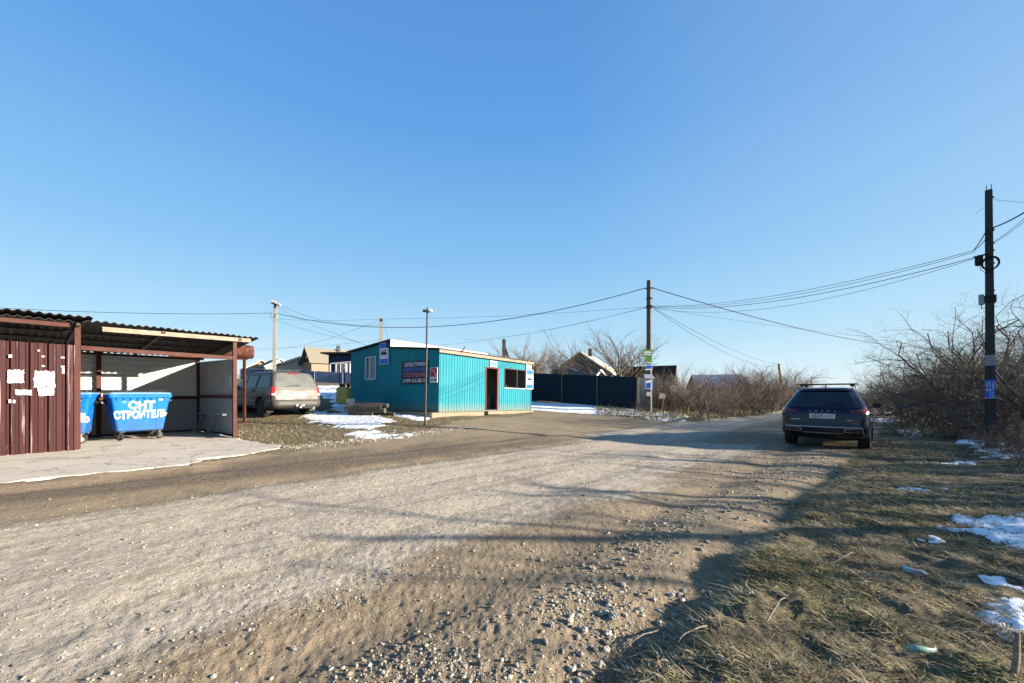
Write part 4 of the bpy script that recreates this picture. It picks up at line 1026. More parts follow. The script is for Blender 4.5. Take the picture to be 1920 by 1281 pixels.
wire((at(1224, 574, 21.1), Q(466, -.27, .1)), .42, .011, 'topmost cable of the bundle between the two dark poles')
wire((at(1224, 574, 21.1), Q(469, -.25, .1)), .50, .010, 'second cable of the bundle between the two dark poles')
wire((at(1224, 576, 21.1), Q(480, -.29, .1)), .50, .014, 'third and thickest cable of the bundle between the dark poles')
wire((at(1224, 577, 21.1), Q(482, -.28, .1)), .72, .009, 'lowest cable of the bundle between the two dark poles')
wire((at(1226, 578, 21.1), at(1466, 684, 52)), .6, .014, 'upper thin wire from the signposted pole to the leaning far pole')
wire((at(1226, 579, 21.1), at(1462, 687, 52)), 1.0, .014, 'lower thin wire from the signposted pole to the leaning far pole')
wire((at(1226, 577, 21.1), at(1800, 640, 50)), .5, .010, 'faint thin wire fading out over the far bushes')
wire((Q(430, .06, .11), at(2080, 255, 7.6)), .25, .024, 'thick twisted cable leaving the tall dark pole toward the sky edge')
wire((Q(457, .06, .11), at(2080, 235, 7.6)), .2, .008, 'thin wire beside the thick cable leaving the tall dark pole')
wire((Q(459, .06, .11), at(2080, 250, 7.6)), .2, .008, 'lower thin wire leaving the tall dark pole')
wire((Q(378, .05, .1), at(1990, 383, 9.8)), .02, .006, 'short thin wire near the top of the tall dark pole')
wire((Q(385, -.05, .1), Q(396, -.24, .1)), .0, .005, 'stub of thin wire on the tall dark pole top')
wire((Q(431, -.05, .11), Q(467, -.29, .1)), .03, .016, 'black cable lead slanting down from the band on the tall pole')
wire((Q(445, -.05, .11), Q(466, -.29, .1)), .05, .012, 'second cable lead beside the slanting one on the tall pole')

# ------------------------------------------------------------------ fences
def fence(label, pts, h, mat, postmat, name='metal_fence', zoff=0, stepped=.0, postw=.06):
    """pts: (x, y, base z)"""
    o = thing(name, label, 'fence', pts[0])
    for (a, b) in zip(pts, pts[1:]):
        a = Vector(a); b = Vector(b); L = (b-a).xy.length; d = Vector(((b-a).x, (b-a).y, 0)).normalized(); n = Vector((d.y, -d.x, 0))
        k = max(1, round(L/2.6)); m = MB()
        for i in range(k):
            s0, s1 = L*i/k, L*(i+1)/k; z0 = a.z+(b.z-a.z)*i/k; z1 = a.z+(b.z-a.z)*(i+1)/k
            top = (z0+z1)/2+h+((i % 2)*.04) if stepped else None
            sheet(m, Vector((a.x, a.y, 0))+d*(s0+.01), d, s1-s0-.02, lambda u: (z0+(z1-z0)*u/(s1-s0)+.05, top if top else z0+(z1-z0)*u/(s1-s0)+h), n, .2, .02)
        m.build('panel', mat, o)
        for i in range(k+1):
            p = a.lerp(b, i/k); MB().box((p.x+n.x*.05, p.y+n.y*.05, p.z+h/2), (postw, postw, h), Matrix.Rotation(math.atan2(d.y, d.x), 3, 'Z')).build('post', postmat, o)
    return o
fence('tall dark navy sheet fence with stepped top along the side street', [(-7.5, 33.5, 1.75), (1.3, 26.6, 1.02), (7.05, 22.2, .56), (9.2, 25.2, .5)], 1.86, 'navyfence', 'polecon')
fence('low blue grey sheet fence before the navy house', [(-24, 35, 2.75), (-16.5, 33, 2.4), (-9, 32, 2.0)], .98, 'slatefence', 'slatefence')

# ------------------------------------------------------------------ houses
def house(label, corner, side, rz, w_, L, zb, ze, zr, wall, roof, gable=None, oh=.35, wins=(), chim=None, trim='white', fwins=()):
    """corner: near corner point (x, y); side: +1 when it is the local +x end of the front gable"""
    R = Matrix.Rotation(rz, 3, 'Z'); c = Vector((corner[0], corner[1], 0))-R @ Vector((side*w_/2, 0, 0)); c.z = zb
    o = thing('house', label, 'house', c, rz); m4 = WM[o.name]
    K = lambda mb, n, ma, par=o: mb.build(n, ma, par, world=False)
    he, hr = ze-zb, zr-zb
    m = MB(); W2 = w_/2
    m.add([(-W2, 0, 0), (W2, 0, 0), (W2, L, 0), (-W2, L, 0), (-W2, 0, he), (W2, 0, he), (W2, L, he), (-W2, L, he)], [(0, 1, 5, 4), (1, 2, 6, 5), (2, 3, 7, 6), (3, 0, 4, 7)])
    wl = K(m, 'wall', wall)
    m = MB(); m.prism([(-W2, -.02, he), (W2, -.02, he), (0, -.02, hr)], (0, .1, 0)); K(m, 'gable', gable or wall); m = MB(); m.prism([(-W2, L-.08, he), (W2, L-.08, he), (0, L-.08, hr)], (0, .1, 0)); K(m, 'gable', gable or wall)
    sl = (hr-he)/W2; m = MB(); t = .12
    for s in (-1, 1):
        e = (s*(W2+oh), -oh, he-sl*oh); m.prism([(0, -oh, hr), (0, L+oh, hr), (s*(W2+oh), L+oh, he-sl*oh), e], (0, 0, t))
    rf = K(m, 'roof', roof)
    m = MB()
    for s in (-1, 1): m.bar((0, -oh-.02, hr+.02), (s*(W2+oh), -oh-.02, he-sl*oh+.02), .05, .2, up=(0, 0, 1))
    K(m, 'verge_board', trim)
    if chim: K(MB().box((chim[0], chim[1], hr-he*0+.2), (.45, .45, 1.0)), 'chimney', 'darkroof' if len(chim) < 3 else chim[2], rf)
    for (x, z, ww, hh, mm) in wins:
        f = K(MB().box((x, -.06, z), (ww+.16, .06, hh+.16)), 'window', trim); K(MB().box((x, -.10, z), (ww, .03, hh)), 'pane', mm, f)
    for (y, z, ww, hh, mm) in fwins:
        f = K(MB().box((side*(W2+.03), y, z), (.06, ww+.16, hh+.16)), 'window', trim); K(MB().box((side*(W2+.07), y, z), (.03, ww, hh)), 'pane', mm, f)
    return o
def pxy(px, Yd): return ((px-CX)/F*Yd, Yd)
house('steep gabled brown house with old grey slate roof', pxy(584, 57), 1, rad(-48.6), 4.8, 6.2, 3.0, 6.2, 8.25, 'brickpale', 'slateold', 'woodbrown', wins=((0, 4.0, .6, .5, 'winglass'),), chim=(.3, 4.4), trim='woodbrown')
house('white gabled house with dark purple sheet roof', pxy(529, 60), -1, rad(41), 7.0, 5.5, 3.0, 6.1, 7.6, 'whitewall', 'darkroof', 'whitewall', wins=((-1.0, 3.3, .7, .8, 'winglass'), (1.2, 3.3, .5, .9, 'glass')))
house('small far pale house with low gable by the tank legs', pxy(466, 75), -1, rad(30), 4.2, 6, 3.3, 6.6, 7.9, 'whitewall', 'greywall', 'brickpale')
house('far house with brown roof left of the pale pole', pxy(498, 70), -1, rad(48), 4.6, 5, 3.3, 6.4, 7.7, 'whitewall', 'slateold', 'whitewall', wins=((.3, 2.2, .6, .8, 'glass'),))
house('grey gabled house with long pale sunlit roof behind the navy fence', pxy(1146, 50), 1, rad(-25), 8.0, 8.0, 1.7, 4.1, 6.85, 'greywall', 'paleroof', 'greywall', wins=((-1.7, 3.2, .9, 1.0, 'signblue'),), chim=(.7, 2.5), trim='paleroof')
house('reddish low annex left of the grey gabled house', pxy(1083, 52), 1, rad(-20), 3.4, 4, 1.7, 4.5, 5.1, 'brickpale', 'woodbrown', 'brickpale')
house('small shed with white gable and long grey roof behind the fence', pxy(1111, 38), -1, rad(38), 1.7, 4.6, 1.2, 3.05, 3.75, 'whitewall', 'greywall', 'white')
house('dark roofed shed with pale trimmed end behind the signposted pole', pxy(1262, 34), 1, rad(62), 1.8, 3.4, .8, 2.6, 3.75, 'brickpale', 'poledark', 'greywall', trim='oldwood')
house('long low shed with pale blue roof hidden behind the bushes', pxy(1372, 44), 1, rad(80), 4.0, 4.4, .4, 2.2, 3.4, 'greywall', 'slatefence', 'greywall')
# navy house with verandah
nh = thing('house', 'navy flat roofed house with white framed verandah beside the pavilion', 'house', (*pxy(640, 38), 2.2))
x0 = pxy(616, 38)[0]; MB().box((x0+4.0, 41, 3.75), (8.0, 6, 3.1)).build('wall', 'navyhouse', nh)
MB().box((x0+3.8, 40.8, 5.36), (8.6, 6.8, .14)).build('roof', 'darktrim', nh)
vf = MB(); zt = at(640, 681, 37).z
for px in (619, 630, 638, 648, 656): vf.bar((*pxy(px, 37), 2.2), (*pxy(px, 37), zt), .10, .10)
vf.bar(at(618, 682, 37), at(664, 678, 37), .1, .1); vf.build('verandah_frame', 'white', nh)
for px in (633, 645): wo = MB().box((pxy(px, 37.9)[0], 37.95, 4.0), (.55, .08, .8)).build('window', 'white', nh); MB().box((pxy(px, 37.9)[0], 37.89, 4.0), (.42, .04, .66)).build('pane', 'winglass', wo)

# ------------------------------------------------------------------ yard clutter by the pavilion
yt = thing('liquid_tank', 'yellow green plastic tank standing at the pavilion corner', 'tank', (-7.1, 17.6, .95))
c = at(644.5, 742, 17.6); MB().box(c, (.5, .5, .78)).build('tank_body', 'yellowtank', yt, bevel=.06)
MB().lathe([(.05, 0), (.05, .05), (.03, .06)], 12, 'z', c+Vector((.05, -.05, .385))).build('cap', 'black', yt)
for i, (px, py, rr, lab) in enumerate([(641, 722, .085, 'black rubber roll lying on the yellow tank beside its cap'), (653, 722, .075, 'smaller black roll between the yellow tank and the pavilion')]):
    o = MB().lathe([(rr*.5, -.06), (rr, -.05), (rr, .05), (rr*.5, .06)], 14, 'y', at(px, py+1, 17.5)).build('rubber_roll', 'rubber', smooth=True); tag(o, lab, 'rubber roll')
logs = [((655, 769), (722, 770), .11), ((648, 764), (716, 763), .10), ((664, 760), (727, 760), .09), ((655, 774), (700, 776), .09), ((702, 775), (740, 778), .07)]
lab = ['front thick grey log lying below the shaded end wall', 'middle grey log on the pile by the shaded wall', 'top grey log with its end at the pavilion wall', 'lowest thin log half sunk in the dirt by the log pile', 'short loose log piece nearest the snow by the plinth']
for (a, b, r), l in zip(logs, lab):
    p = at(*a, 16.0); q = at(*b, 15.7); p.z = max(p.z, gz1(p.x, p.y)+r*.8); q.z = max(q.z, gz1(q.x, q.y)+r*.8)
    P = [p.lerp(q, t)+Vector((0, .01*math.sin(9*t), .012*math.sin(7*t+r*50))) for t in np.linspace(0, 1, 9)]
    tag(MB().tube(P, [r*(1+.06*math.sin(k*2.3)) for k in range(9)], 10).build('log', 'logwood', smooth=True), l, 'log', 'old logs piled at the pavilion')
cb_ = MB().box(at(657, 752, 16.6), (.34, .26, .2), Matrix.Rotation(.4, 3, 'Z')).build('concrete_block', 'concrete', bevel=.02); tag(cb_, 'pale concrete block resting on the log pile by the tank', 'block')
# litter
o = thing('plastic_bottle', 'crushed clear plastic bottle with teal base lying in the grass', 'bottle', (0, 0, 0)); X_, Y_ = unproj(1715, 1093); z_ = gz1(X_, Y_)+.035
a0 = Vector((X_-.07, Y_+.03, z_+.005)); a1 = Vector((X_+.07, Y_-.04, z_-.008))
MB().tube([a0.lerp(a1, t) for t in (0, .1, .3, .5, .7, .85, .92, 1)], [.014, .026, .025, .022, .026, .02, .010, .009], 14).build('bottle_body', 'dimpaper', o, smooth=True, world=True)
MB().tube([a0.lerp(a1, t) for t in (-.02, .02, .3)], [.015, .0275, .0265], 14).build('bottle_base', 'tealplastic', o, smooth=True)
X_, Y_ = unproj(1722, 1240); z_ = gz1(X_, Y_)
sc_ = MB(); P = []
for k in range(11):
    a = rad(200+k*14); P.append((math.cos(a)*.09, math.sin(a)*.04))
sc_.add([(X_+x, Y_+y, z_+.03+(0 if i % 2 else .004)) for i, (x, y) in enumerate(P)]+[(X_+x*.9, Y_+y*.9, z_+.060+.010*math.sin(i*.55)) for i, (x, y) in enumerate(P)], [(i, i+1, i+12, i+11) for i in range(10)])
o = sc_.build('glass_shard', 'greenglass', smooth=True); md = o.modifiers.new('thick', 'SOLIDIFY'); md.thickness = .004; tag(o, 'curved pale green glass shard in the matted grass', 'shard')
X_, Y_ = unproj(1900, 1300); b_ = Vector((X_, Y_, gz1(X_, Y_)-.03)); t_ = at(1908, 1185, Y_-.02)
tag(MB().tube([b_, b_.lerp(t_, .5)+Vector((.006, 0, 0)), t_], [.014, .013, .009], 9).build('wooden_stake', 'oldwood', smooth=True), 'short upright wooden stick in the snowy grass by the frame corner', 'stake')
X_, Y_ = unproj(1331, 792); b_ = Vector((X_, Y_, gz1(X_, Y_))); tag(MB().tube([b_, at(1323, 752, Y_)], .035, 7).build('leaning_stake', 'oldwood'), 'pale leaning stake at the foot of the roadside bushes', 'stake')
X_, Y_ = unproj(1700, 772); c = at(1701, 763, 22); bl = MB(); bl.lathe([(.02, -.4), (.13, -.3), (.16, 0), (.12, .3), (.02, .4)], 10, 'x', c); o = bl.build('blue_bag', 'blueplastic', smooth=True); tag(o, 'blue plastic bag caught in the thicket behind the car', 'bag')
sticks = [((1290, 1185), (1160, 1225)), ((1248, 1160), (1180, 1205)), ((1210, 1250), (1235, 1281)), ((1160, 1225), (1210, 1275)), ((1375, 1055), (1365, 1080)), ((1440, 1180), (1475, 1160)), ((1345, 1275), (1400, 1262)), ((1300, 1245), (1240, 1232)), ((1320, 1190), (1270, 1215)), ((1230, 1262), (1250, 1247)), ((1560, 1075), (1600, 1062))]
for i, (a, b) in enumerate(sticks):
    p = Vector((*unproj(*a), 0)); q = Vector((*unproj(*b), 0)); P = []
    for t in np.linspace(0, 1, 6):
        c = p.lerp(q, t)+Vector((.012*math.sin(t*5+i), .012*math.cos(t*4+i*2), 0)); c.z = gz1(c.x, c.y)+.012+.03*math.sin(math.pi*t)+.03*t*(i % 3); P.append(c)
    tag(MB().tube(P, np.linspace(.006, .003, 6).tolist(), 6).build('dry_stick', 'oldwood', smooth=True), 'pale dry weed stalk lying on the verge among the straw', 'stick', 'dry stalks lying on the verge')
# ------------------------------------------------------------------ cars
class Car:
    """body made of rounded plan slices; keys: z, front y, rear y, half width, front and rear corner radius"""
    def __init__(s, keys): s.k = np.array(keys, float)
    def at(s, z): return [np.interp(z, s.k[:, 0], s.k[:, i]) for i in range(1, 6)]
    def side(s, y, z):
        yf, yr, w_, cf, cr = s.at(z); cf = min(cf, w_); cr = min(cr, w_)
        if y > yf-cf: d = min(y-(yf-cf), cf); return w_-cf+math.sqrt(max(cf*cf-d*d, 0))
        if y < yr+cr: d = min((yr+cr)-y, cr); return w_-cr+math.sqrt(max(cr*cr-d*d, 0))
        return w_
    def rear(s, x, z):
        yf, yr, w_, cf, cr = s.at(z); cr = min(cr, w_)
        if abs(x) > w_-cr: d = min(abs(x)-(w_-cr), cr); return yr+cr-math.sqrt(max(cr*cr-d*d, 0))
        return yr
    def outline(s, z):
        yf, yr, w_, cf, cr = s.at(z); P = []
        cf = min(cf, w_*.98); cr = min(cr, w_*.98)
        def arc(cx, cy, r, a0, n=7): return [(cx+r*math.cos(rad(a0+90*k/n)), cy+r*math.sin(rad(a0+90*k/n))) for k in range(n+1)]
        P += arc(w_-cf, yf-cf, cf, 0)
        P += arc(-w_+cf, yf-cf, cf, 90)
        P += [(-w_, (yf-cf)+(yr+cr-yf+cf)*k/18) for k in range(1, 18)]
        P += arc(-w_+cr, yr+cr, cr, 180); P += arc(w_-cr, yr+cr, cr, 270)
        P += [(w_, (yr+cr)+(yf-cf-yr-cr)*k/18) for k in range(1, 18)]
        return P
    def body(s, wheels, rw):
        zs = sorted(set(np.round(np.concatenate([s.k[:, 0], np.linspace(s.k[0, 0], s.k[-1, 0], 26)]), 4)))
        m = MB(); vs = []; n = None
        for z in zs: o = s.outline(z); n = len(o); vs += [(x, y, z) for x, y in o]
        fs = [(i*n+k, i*n+(k+1) % n, (i+1)*n+(k+1) % n, (i+1)*n+k) for i in range(len(zs)-1) for k in range(n)]
        fs += [tuple(range(n))[::-1], tuple((len(zs)-1)*n+k for k in range(n))]
        m.add(vs, fs); o = m.build('body', 'darktrim', None)
        cuts = []
        for (wy, wz) in wheels:
            c = MB().lathe([(rw, -1.3), (rw, 1.3)], 36, 'x', (0, wy, wz)).build('cut', 'darktrim')
            md = o.modifiers.new('b', 'BOOLEAN'); md.operation = 'DIFFERENCE'; md.solver = 'EXACT'; md.object = c; cuts.append(c)
        bpy.context.view_layer.update()
        me = bpy.data.meshes.new_from_object(o.evaluated_get(bpy.context.evaluated_depsgraph_get()))
        bpy.data.objects.remove(o)
        for c in cuts: bpy.data.objects.remove(c)
        return me
    def spanel(s, q, sd, off=.006, nu=8, nv=5, th=.004):
        """q: four (y, z) corners: bottom rear, bottom front, top front, top rear"""
        m = MB(); vs = []
        for j in range(nv+1):
            for i in range(nu+1):
                a, b = i/nu, j/nv
                y = (q[0][0]*(1-a)+q[1][0]*a)*(1-b)+(q[3][0]*(1-a)+q[2][0]*a)*b
                z = (q[0][1]*(1-a)+q[1][1]*a)*(1-b)+(q[3][1]*(1-a)+q[2][1]*a)*b
                vs.append((sd*(s.side(y, z)+off), y, z))
        n = nu+1; return m.add(vs, [(j*n+i, j*n+i+1, (j+1)*n+i+1, (j+1)*n+i) for j in range(nv) for i in range(nu)])
    def rpanel(s, q, off=.006, nu=12, nv=4):
        m = MB(); vs = []
        for j in range(nv+1):
            for i in range(nu+1):
                a, b = i/nu, j/nv
                x = (q[0][0]*(1-a)+q[1][0]*a)*(1-b)+(q[3][0]*(1-a)+q[2][0]*a)*b
                z = (q[0][1]*(1-a)+q[1][1]*a)*(1-b)+(q[3][1]*(1-a)+q[2][1]*a)*b
                y = s.rear(x, z); e = .004
                nx = s.rear(x+e, z)-s.rear(x-e, z); nzz = s.rear(x, z+e)-s.rear(x, z-e)
                nn = Vector((nx/(2*e), -1, nzz/(2*e))); nn = Vector((max(-6, min(6, nn.x)), -1, nn.z)).normalized()
                p = Vector((x, y, z))+nn*off; vs.append(p)
        n = nu+1; return m.add(vs, [(j*n+i, j*n+i+1, (j+1)*n+i+1, (j+1)*n+i) for j in range(nv) for i in range(nu)])
def wheel(o, x, y, r, wd, rim, sd, spokes=5):
    t = MB().lathe([(r*.62, -wd/2+.02), (r*.9, -wd/2), (r*.98, -wd/2+.03), (r, -wd*.2), (r, wd*.2), (r*.98, wd/2-.03), (r*.9, wd/2), (r*.62, wd/2-.02)], 32, 'x', (x, y, r)).build('wheel', 'rubber', o, smooth=True, world=False)
    xo = x+sd*(wd/2-.035); m = MB()
    m.lathe([(r*.62, -.012), (r*.66, .012), (r*.58, .015), (r*.56, -.012)], 32, 'x', (xo, y, r))
    m.lathe([(.06, -.02), (.06, .02), (.03, .028)], 14, 'x', (xo, y, r))
    for k in range(spokes):
        a = 2*math.pi*k/spokes+.3; m.bar((xo, y+.04*math.cos(a), r+.04*math.sin(a)), (xo, y+r*.6*math.cos(a), r+r*.6*math.sin(a)), .03, .07, up=(math.cos(a+1.57), math.sin(a+1.57), 0) if 0 else (1, 0, 0))
    m.build('rim', rim, t, world=False)
    MB().lathe([(r*.6, -.02), (r*.6, 0)], 24, 'x', (xo-sd*.06, y, r)).build('brake_disc', 'darkmetal', t, world=False)
def body_obj(me, mat, o):
    me.materials.clear(); me.materials.append(M[mat]); me.name = 'body'
    for p in me.polygons: p.use_smooth = True; p.material_index = 0
    me.set_sharp_from_angle(angle=rad(32))
    b = bpy.data.objects.new('body', me); col.objects.link(b); b.parent = o; WM[b.name] = WM[o.name]; return b

# silver estate-like off-roader
x_, y_ = -9.56, 16.78
zc = (gz1(-9.46, 14.9)+gz1(-8.0, 15.4)+gz1(-11.3, 17.6))/3
sv_ = thing('parked_car', 'dusty silver off-roader with roof rails parked beyond the shelter', 'car', (-10.1, 16.35, .605), rad(56))
C1 = Car([(.32, 2.20, -2.22, .80, .25, .2), (.38, 2.32, -2.34, .90, .3, .2), (.46, 2.38, -2.41, .93, .35, .22), (.62, 2.40, -2.42, .935, .4, .22), (.655, 2.39, -2.35, .925, .4, .16),
          (.80, 2.37, -2.33, .93, .4, .15), (.97, 2.30, -2.30, .925, .4, .14), (1.03, 1.9, -2.29, .915, .35, .14), (1.09, 1.15, -2.27, .90, .3, .14), (1.16, 1.0, -2.25, .885, .25, .14),
          (1.42, .58, -2.13, .81, .22, .15), (1.62, .25, -2.03, .755, .2, .16), (1.69, .05, -1.97, .70, .2, .18), (1.73, -.15, -1.82, .58, .25, .3), (1.75, -.4, -1.5, .3, .25, .25)])
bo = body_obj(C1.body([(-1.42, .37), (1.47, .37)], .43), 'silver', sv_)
K = lambda mb, n, ma, par=sv_, **k: mb.build(n, ma, par, world=False, **k)
for yy in (-1.42, 1.47):
    for sd in (-1, 1): wheel(sv_, sd*.80, yy, .365, .24, 'alloydark', sd)
K(MB().box((0, 0, .42), (1.45, 4.1, .2)), 'underbody', 'darktrim')
K(C1.rpanel([(-.74, 1.12), (.74, 1.12), (.66, 1.63), (-.66, 1.63)], .008), 'rear_window', 'dimglass')
K(C1.rpanel([(-.785, 1.05), (.785, 1.05), (.70, 1.665), (-.70, 1.665)], .004), 'tailgate_glass_surround', 'greyclad')
mb = C1.rpanel([(-.22, 1.64), (.22, 1.64), (.2, 1.675), (-.2, 1.675)], .014); K(mb, 'brake_lamp', 'lightred')
a = C1.rear(0, 1.18)-.03
K(MB().tube([(-.38, a, 1.17), (-.1, a+.005, 1.20), (.12, a+.01, 1.205)], .009, 6), 'wiper', 'black')
for sd in (-1, 1):
    tl = K(C1.rpanel([(sd*.77, .80), (sd*.924, .82), (sd*.90, 1.16), (sd*.775, 1.14)], .012), 'tail_lamp', 'lightred')
    mb = MB(); sp = C1.spanel([(-2.28, .82), (-2.10, .86), (-2.12, 1.12), (-2.25, 1.15)], sd, .010); K(sp, 'lamp_side', 'lightred', tl)
    K(C1.rpanel([(sd*.775, .83), (sd*.90, .83), (sd*.90, .90), (sd*.775, .90)], .017), 'reversing_lens', 'white', tl)
    for q in ([(-2.05, 1.13), (-1.12, 1.13), (-1.16, 1.58), (-1.93, 1.60)], [(-.95, 1.13), (-.18, 1.13), (-.24, 1.57), (-.97, 1.58)], [(-.06, 1.13), (.72, 1.13), (.22, 1.56), (-.10, 1.57)]):
        K(C1.spanel(q, sd, .006), 'side_window', 'glass')
    K(C1.spanel([(-1.06, 1.12), (-.99, 1.12), (-1.04, 1.6), (-1.09, 1.6)], sd, .007, 2), 'window_pillar', 'darktrim')
    for yy in (-1.03, -.12): K(C1.spanel([(yy, .5), (yy+.012, .5), (yy+.012, 1.1), (yy, 1.1)], sd, .004, 1), 'door_gap', 'darktrim')
    for yy in (-.88, .05): K(MB().box((sd*.925, yy+.02, 1.0), (.04, .2, .045)), 'door_handle', 'darktrim')
    K(C1.spanel([(-1.0, .46), (1.05, .46), (1.05, .56), (-1.0, .56)], sd, .02), 'lower_cladding', 'greyclad')
    K(C1.spanel([(-.95, .70), (1.0, .70), (1.0, .74), (-.95, .74)], sd, .012), 'side_moulding', 'greyclad')
    for yy in (-1.42, 1.47):
        P = [(sd*(C1.side(yy+.45*math.cos(t), max(.45, .37+.45*math.sin(t)))+.006), yy+.455*math.cos(t), .37+.455*math.sin(t)) for t in np.linspace(-.05, math.pi+.05, 15)]
        K(MB().tube(P, .034, 6), 'arch_lip', 'greyclad', smooth=True)
    K(MB().box((sd*.80, -1.90, .33), (.24, .02, .26)), 'mud_flap', 'black')
    K(MB().tube([(sd*.62, -1.75, 1.74), (sd*.63, -1.6, 1.80), (sd*.64, -.2, 1.81), (sd*.63, .0, 1.76)], .02, 8), 'roof_rail', 'black', smooth=True)
    mr = K(MB().box((sd*1.02, .72, 1.15), (.2, .12, .16)), 'mirror', 'black', bevel=.03); K(MB().bar((sd*.88, .72, 1.12), (sd*.98, .72, 1.12), .05, .05), 'mirror_arm', 'black', mr)
K(MB().bar((-.63, -1.3, 1.80), (.63, -1.3, 1.80), .05, .03), 'cross_rail', 'black')
yb = C1.rear(0, .9)
K(C1.rpanel([(-.28, .99), (.44, .99), (.44, 1.03), (-.28, 1.03)], .022), 'plate_lamp_bar', 'silver')
mb = MB().box((.08, yb-.015, .87), (.56, .016, .16)); K(mb, 'number_plate', 'plate')
K(C1.rpanel([(-.83, .52), (.83, .52), (.83, .545), (-.83, .545)], .004), 'bumper_groove', 'greyclad')
K(C1.rpanel([(-.90, .655), (.90, .655), (.90, .668), (-.90, .668)], .012), 'bumper_gap', 'darktrim')
K(MB().box((.05, -2.30, .43), (.36, .26, .09)), 'tow_recess', 'black')
mb = MB(); mb.bar((.05, -2.2, .38), (.05, -2.46, .38), .06, .06); mb.lathe([(.01, -.03), (.03, -.01), (.03, .015), (.01, .03)], 10, 'z', (.05, -2.48, .43)); K(mb, 'tow_bar', 'steel')
for x in (-.07, .17): K(MB().box((x, -2.425, .45), (.07, .02, .055)), 'tow_plug', 'chrome')
K(MB().tube([(.62, -2.0, .36), (.62, -2.34, .33)], .035, 10), 'exhaust_pipe', 'steel')

# dark blue crossover
bc = thing('parked_car', 'dark blue crossover with black roof bars parked at the roadside, seen from behind', 'car', (9.80, 12.12, .0), rad(-43.5))
C2 = Car([(.30, 2.1, -2.10, .78, .3, .3), (.36, 2.25, -2.24, .89, .4, .34), (.46, 2.36, -2.33, .925, .5, .36), (.60, 2.38, -2.35, .935, .5, .36), (.70, 2.37, -2.33, .935, .5, .34), (.74, 2.36, -2.325, .93, .5, .32),
          (.90, 2.30, -2.31, .93, .5, .3), (.97, 1.9, -2.30, .93, .45, .3), (1.04, 1.4, -2.28, .915, .4, .3), (1.10, 1.05, -2.22, .885, .35, .28), (1.16, .92, -2.16, .87, .3, .26),
          (1.36, .45, -2.00, .765, .28, .26), (1.52, .1, -1.86, .68, .28, .26), (1.58, -.03, -1.80, .645, .28, .28), (1.64, -.2, -1.66, .56, .3, .3), (1.67, -.5, -1.35, .40, .35, .35), (1.68, -.7, -1.1, .2, .2, .2)])
body_obj(C2.body([(-1.36, .37), (1.36, .37)], .41), 'carblue', bc)
K = lambda mb, n, ma, par=bc, **k: mb.build(n, ma, par, world=False, **k)
for yy in (-1.36, 1.36):
    for sd in (-1, 1): wheel(bc, sd*.805, yy, .365, .245, 'alloydark', sd, 10)
K(MB().box((0, 0, .40), (1.4, 3.9, .18)), 'underbody', 'darktrim')
K(C2.rpanel([(-.76, 1.13), (.76, 1.13), (.60, 1.54), (-.60, 1.54)], .006, 16, 8), 'rear_window', 'glass')
K(C2.rpanel([(-.60, 1.555), (.60, 1.555), (.56, 1.60), (-.56, 1.60)], .05), 'spoiler', 'carblue')
K(C2.rpanel([(-.2, 1.565), (.2, 1.565), (.19, 1.585), (-.19, 1.585)], .062), 'brake_lamp', 'lightdarkred')
a = C2.rear(0, 1.2)-.03
K(MB().tube([(-.05, a, 1.16), (.15, a, 1.235), (.42, a+.01, 1.23)], .009, 6), 'wiper', 'black')
for sd in (-1, 1):
    tl = K(C2.rpanel([(sd*.56, 1.0), (sd*.90, .985), (sd*.885, 1.09), (sd*.56, 1.05)], .010), 'tail_lamp', 'lightred')
    K(C2.rpanel([(sd*.57, 1.012), (sd*.885, 1.005), (sd*.875, 1.055), (sd*.57, 1.037)], .014), 'lamp_core', 'lightdarkred', tl)
    K(C2.spanel([(-2.16, .99), (-1.92, 1.02), (-1.98, 1.07), (-2.14, 1.10)], sd, .010), 'lamp_side', 'lightred', tl)
    for q in ([(-1.75, 1.15), (-1.10, 1.13), (-1.12, 1.5), (-1.45, 1.50)], [(-1.0, 1.13), (-.22, 1.12), (-.28, 1.53), (-1.02, 1.52)], [(-.12, 1.12), (.72, 1.12), (.12, 1.50), (-.16, 1.53)]):
        K(C2.spanel(q, sd, .005), 'side_window', 'glass')
    for yy in (-1.05, -.17): K(C2.spanel([(yy, .42), (yy+.01, .42), (yy+.01, 1.1), (yy, 1.1)], sd, .003, 1), 'door_gap', 'darktrim')
    for yy in (-.95, -.05): K(MB().box((sd*.93, yy+.1, .95), (.04, .2, .03)), 'door_handle', 'chrome')
    K(C2.spanel([(-1.0, .38), (1.0, .38), (1.0, .45), (-1.0, .45)], sd, .01), 'sill_trim', 'darktrim')
    K(C2.rpanel([(sd*.50, .745), (sd*.76, .745), (sd*.76, .762), (sd*.50, .762)], .012), 'reflector', 'lightdarkred')
    ex = K(C2.rpanel([(sd*.44, .50), (sd*.76, .50), (sd*.72, .59), (sd*.46, .59)], .014), 'exhaust_trim', 'chrome')
    K(C2.rpanel([(sd*.47, .515), (sd*.73, .515), (sd*.70, .575), (sd*.485, .575)], .018), 'exhaust_opening', 'black', ex)
    K(C2.rpanel([(sd*.80, .45), (sd*.835, .45), (sd*.80, .62), (sd*.76, .62)], .010), 'chrome_edge', 'chrome')
    mr = K(MB().box((sd*1.03, .70, 1.14), (.2, .11, .14)), 'mirror', 'carblue', bevel=.03); K(MB().bar((sd*.88, .72, 1.09), (sd*1.0, .70, 1.10), .06, .04), 'mirror_arm', 'black', mr)
    K(MB().tube([(sd*.56, -1.5, 1.64), (sd*.575, -1.3, 1.69), (sd*.585, -.3, 1.705), (sd*.57, -.1, 1.67)], .014, 8), 'roof_rail', 'chrome', smooth=True)
K(C2.rpanel([(-.78, .615), (.78, .615), (.78, .63), (-.78, .63)], .014), 'chrome_strip', 'chrome')
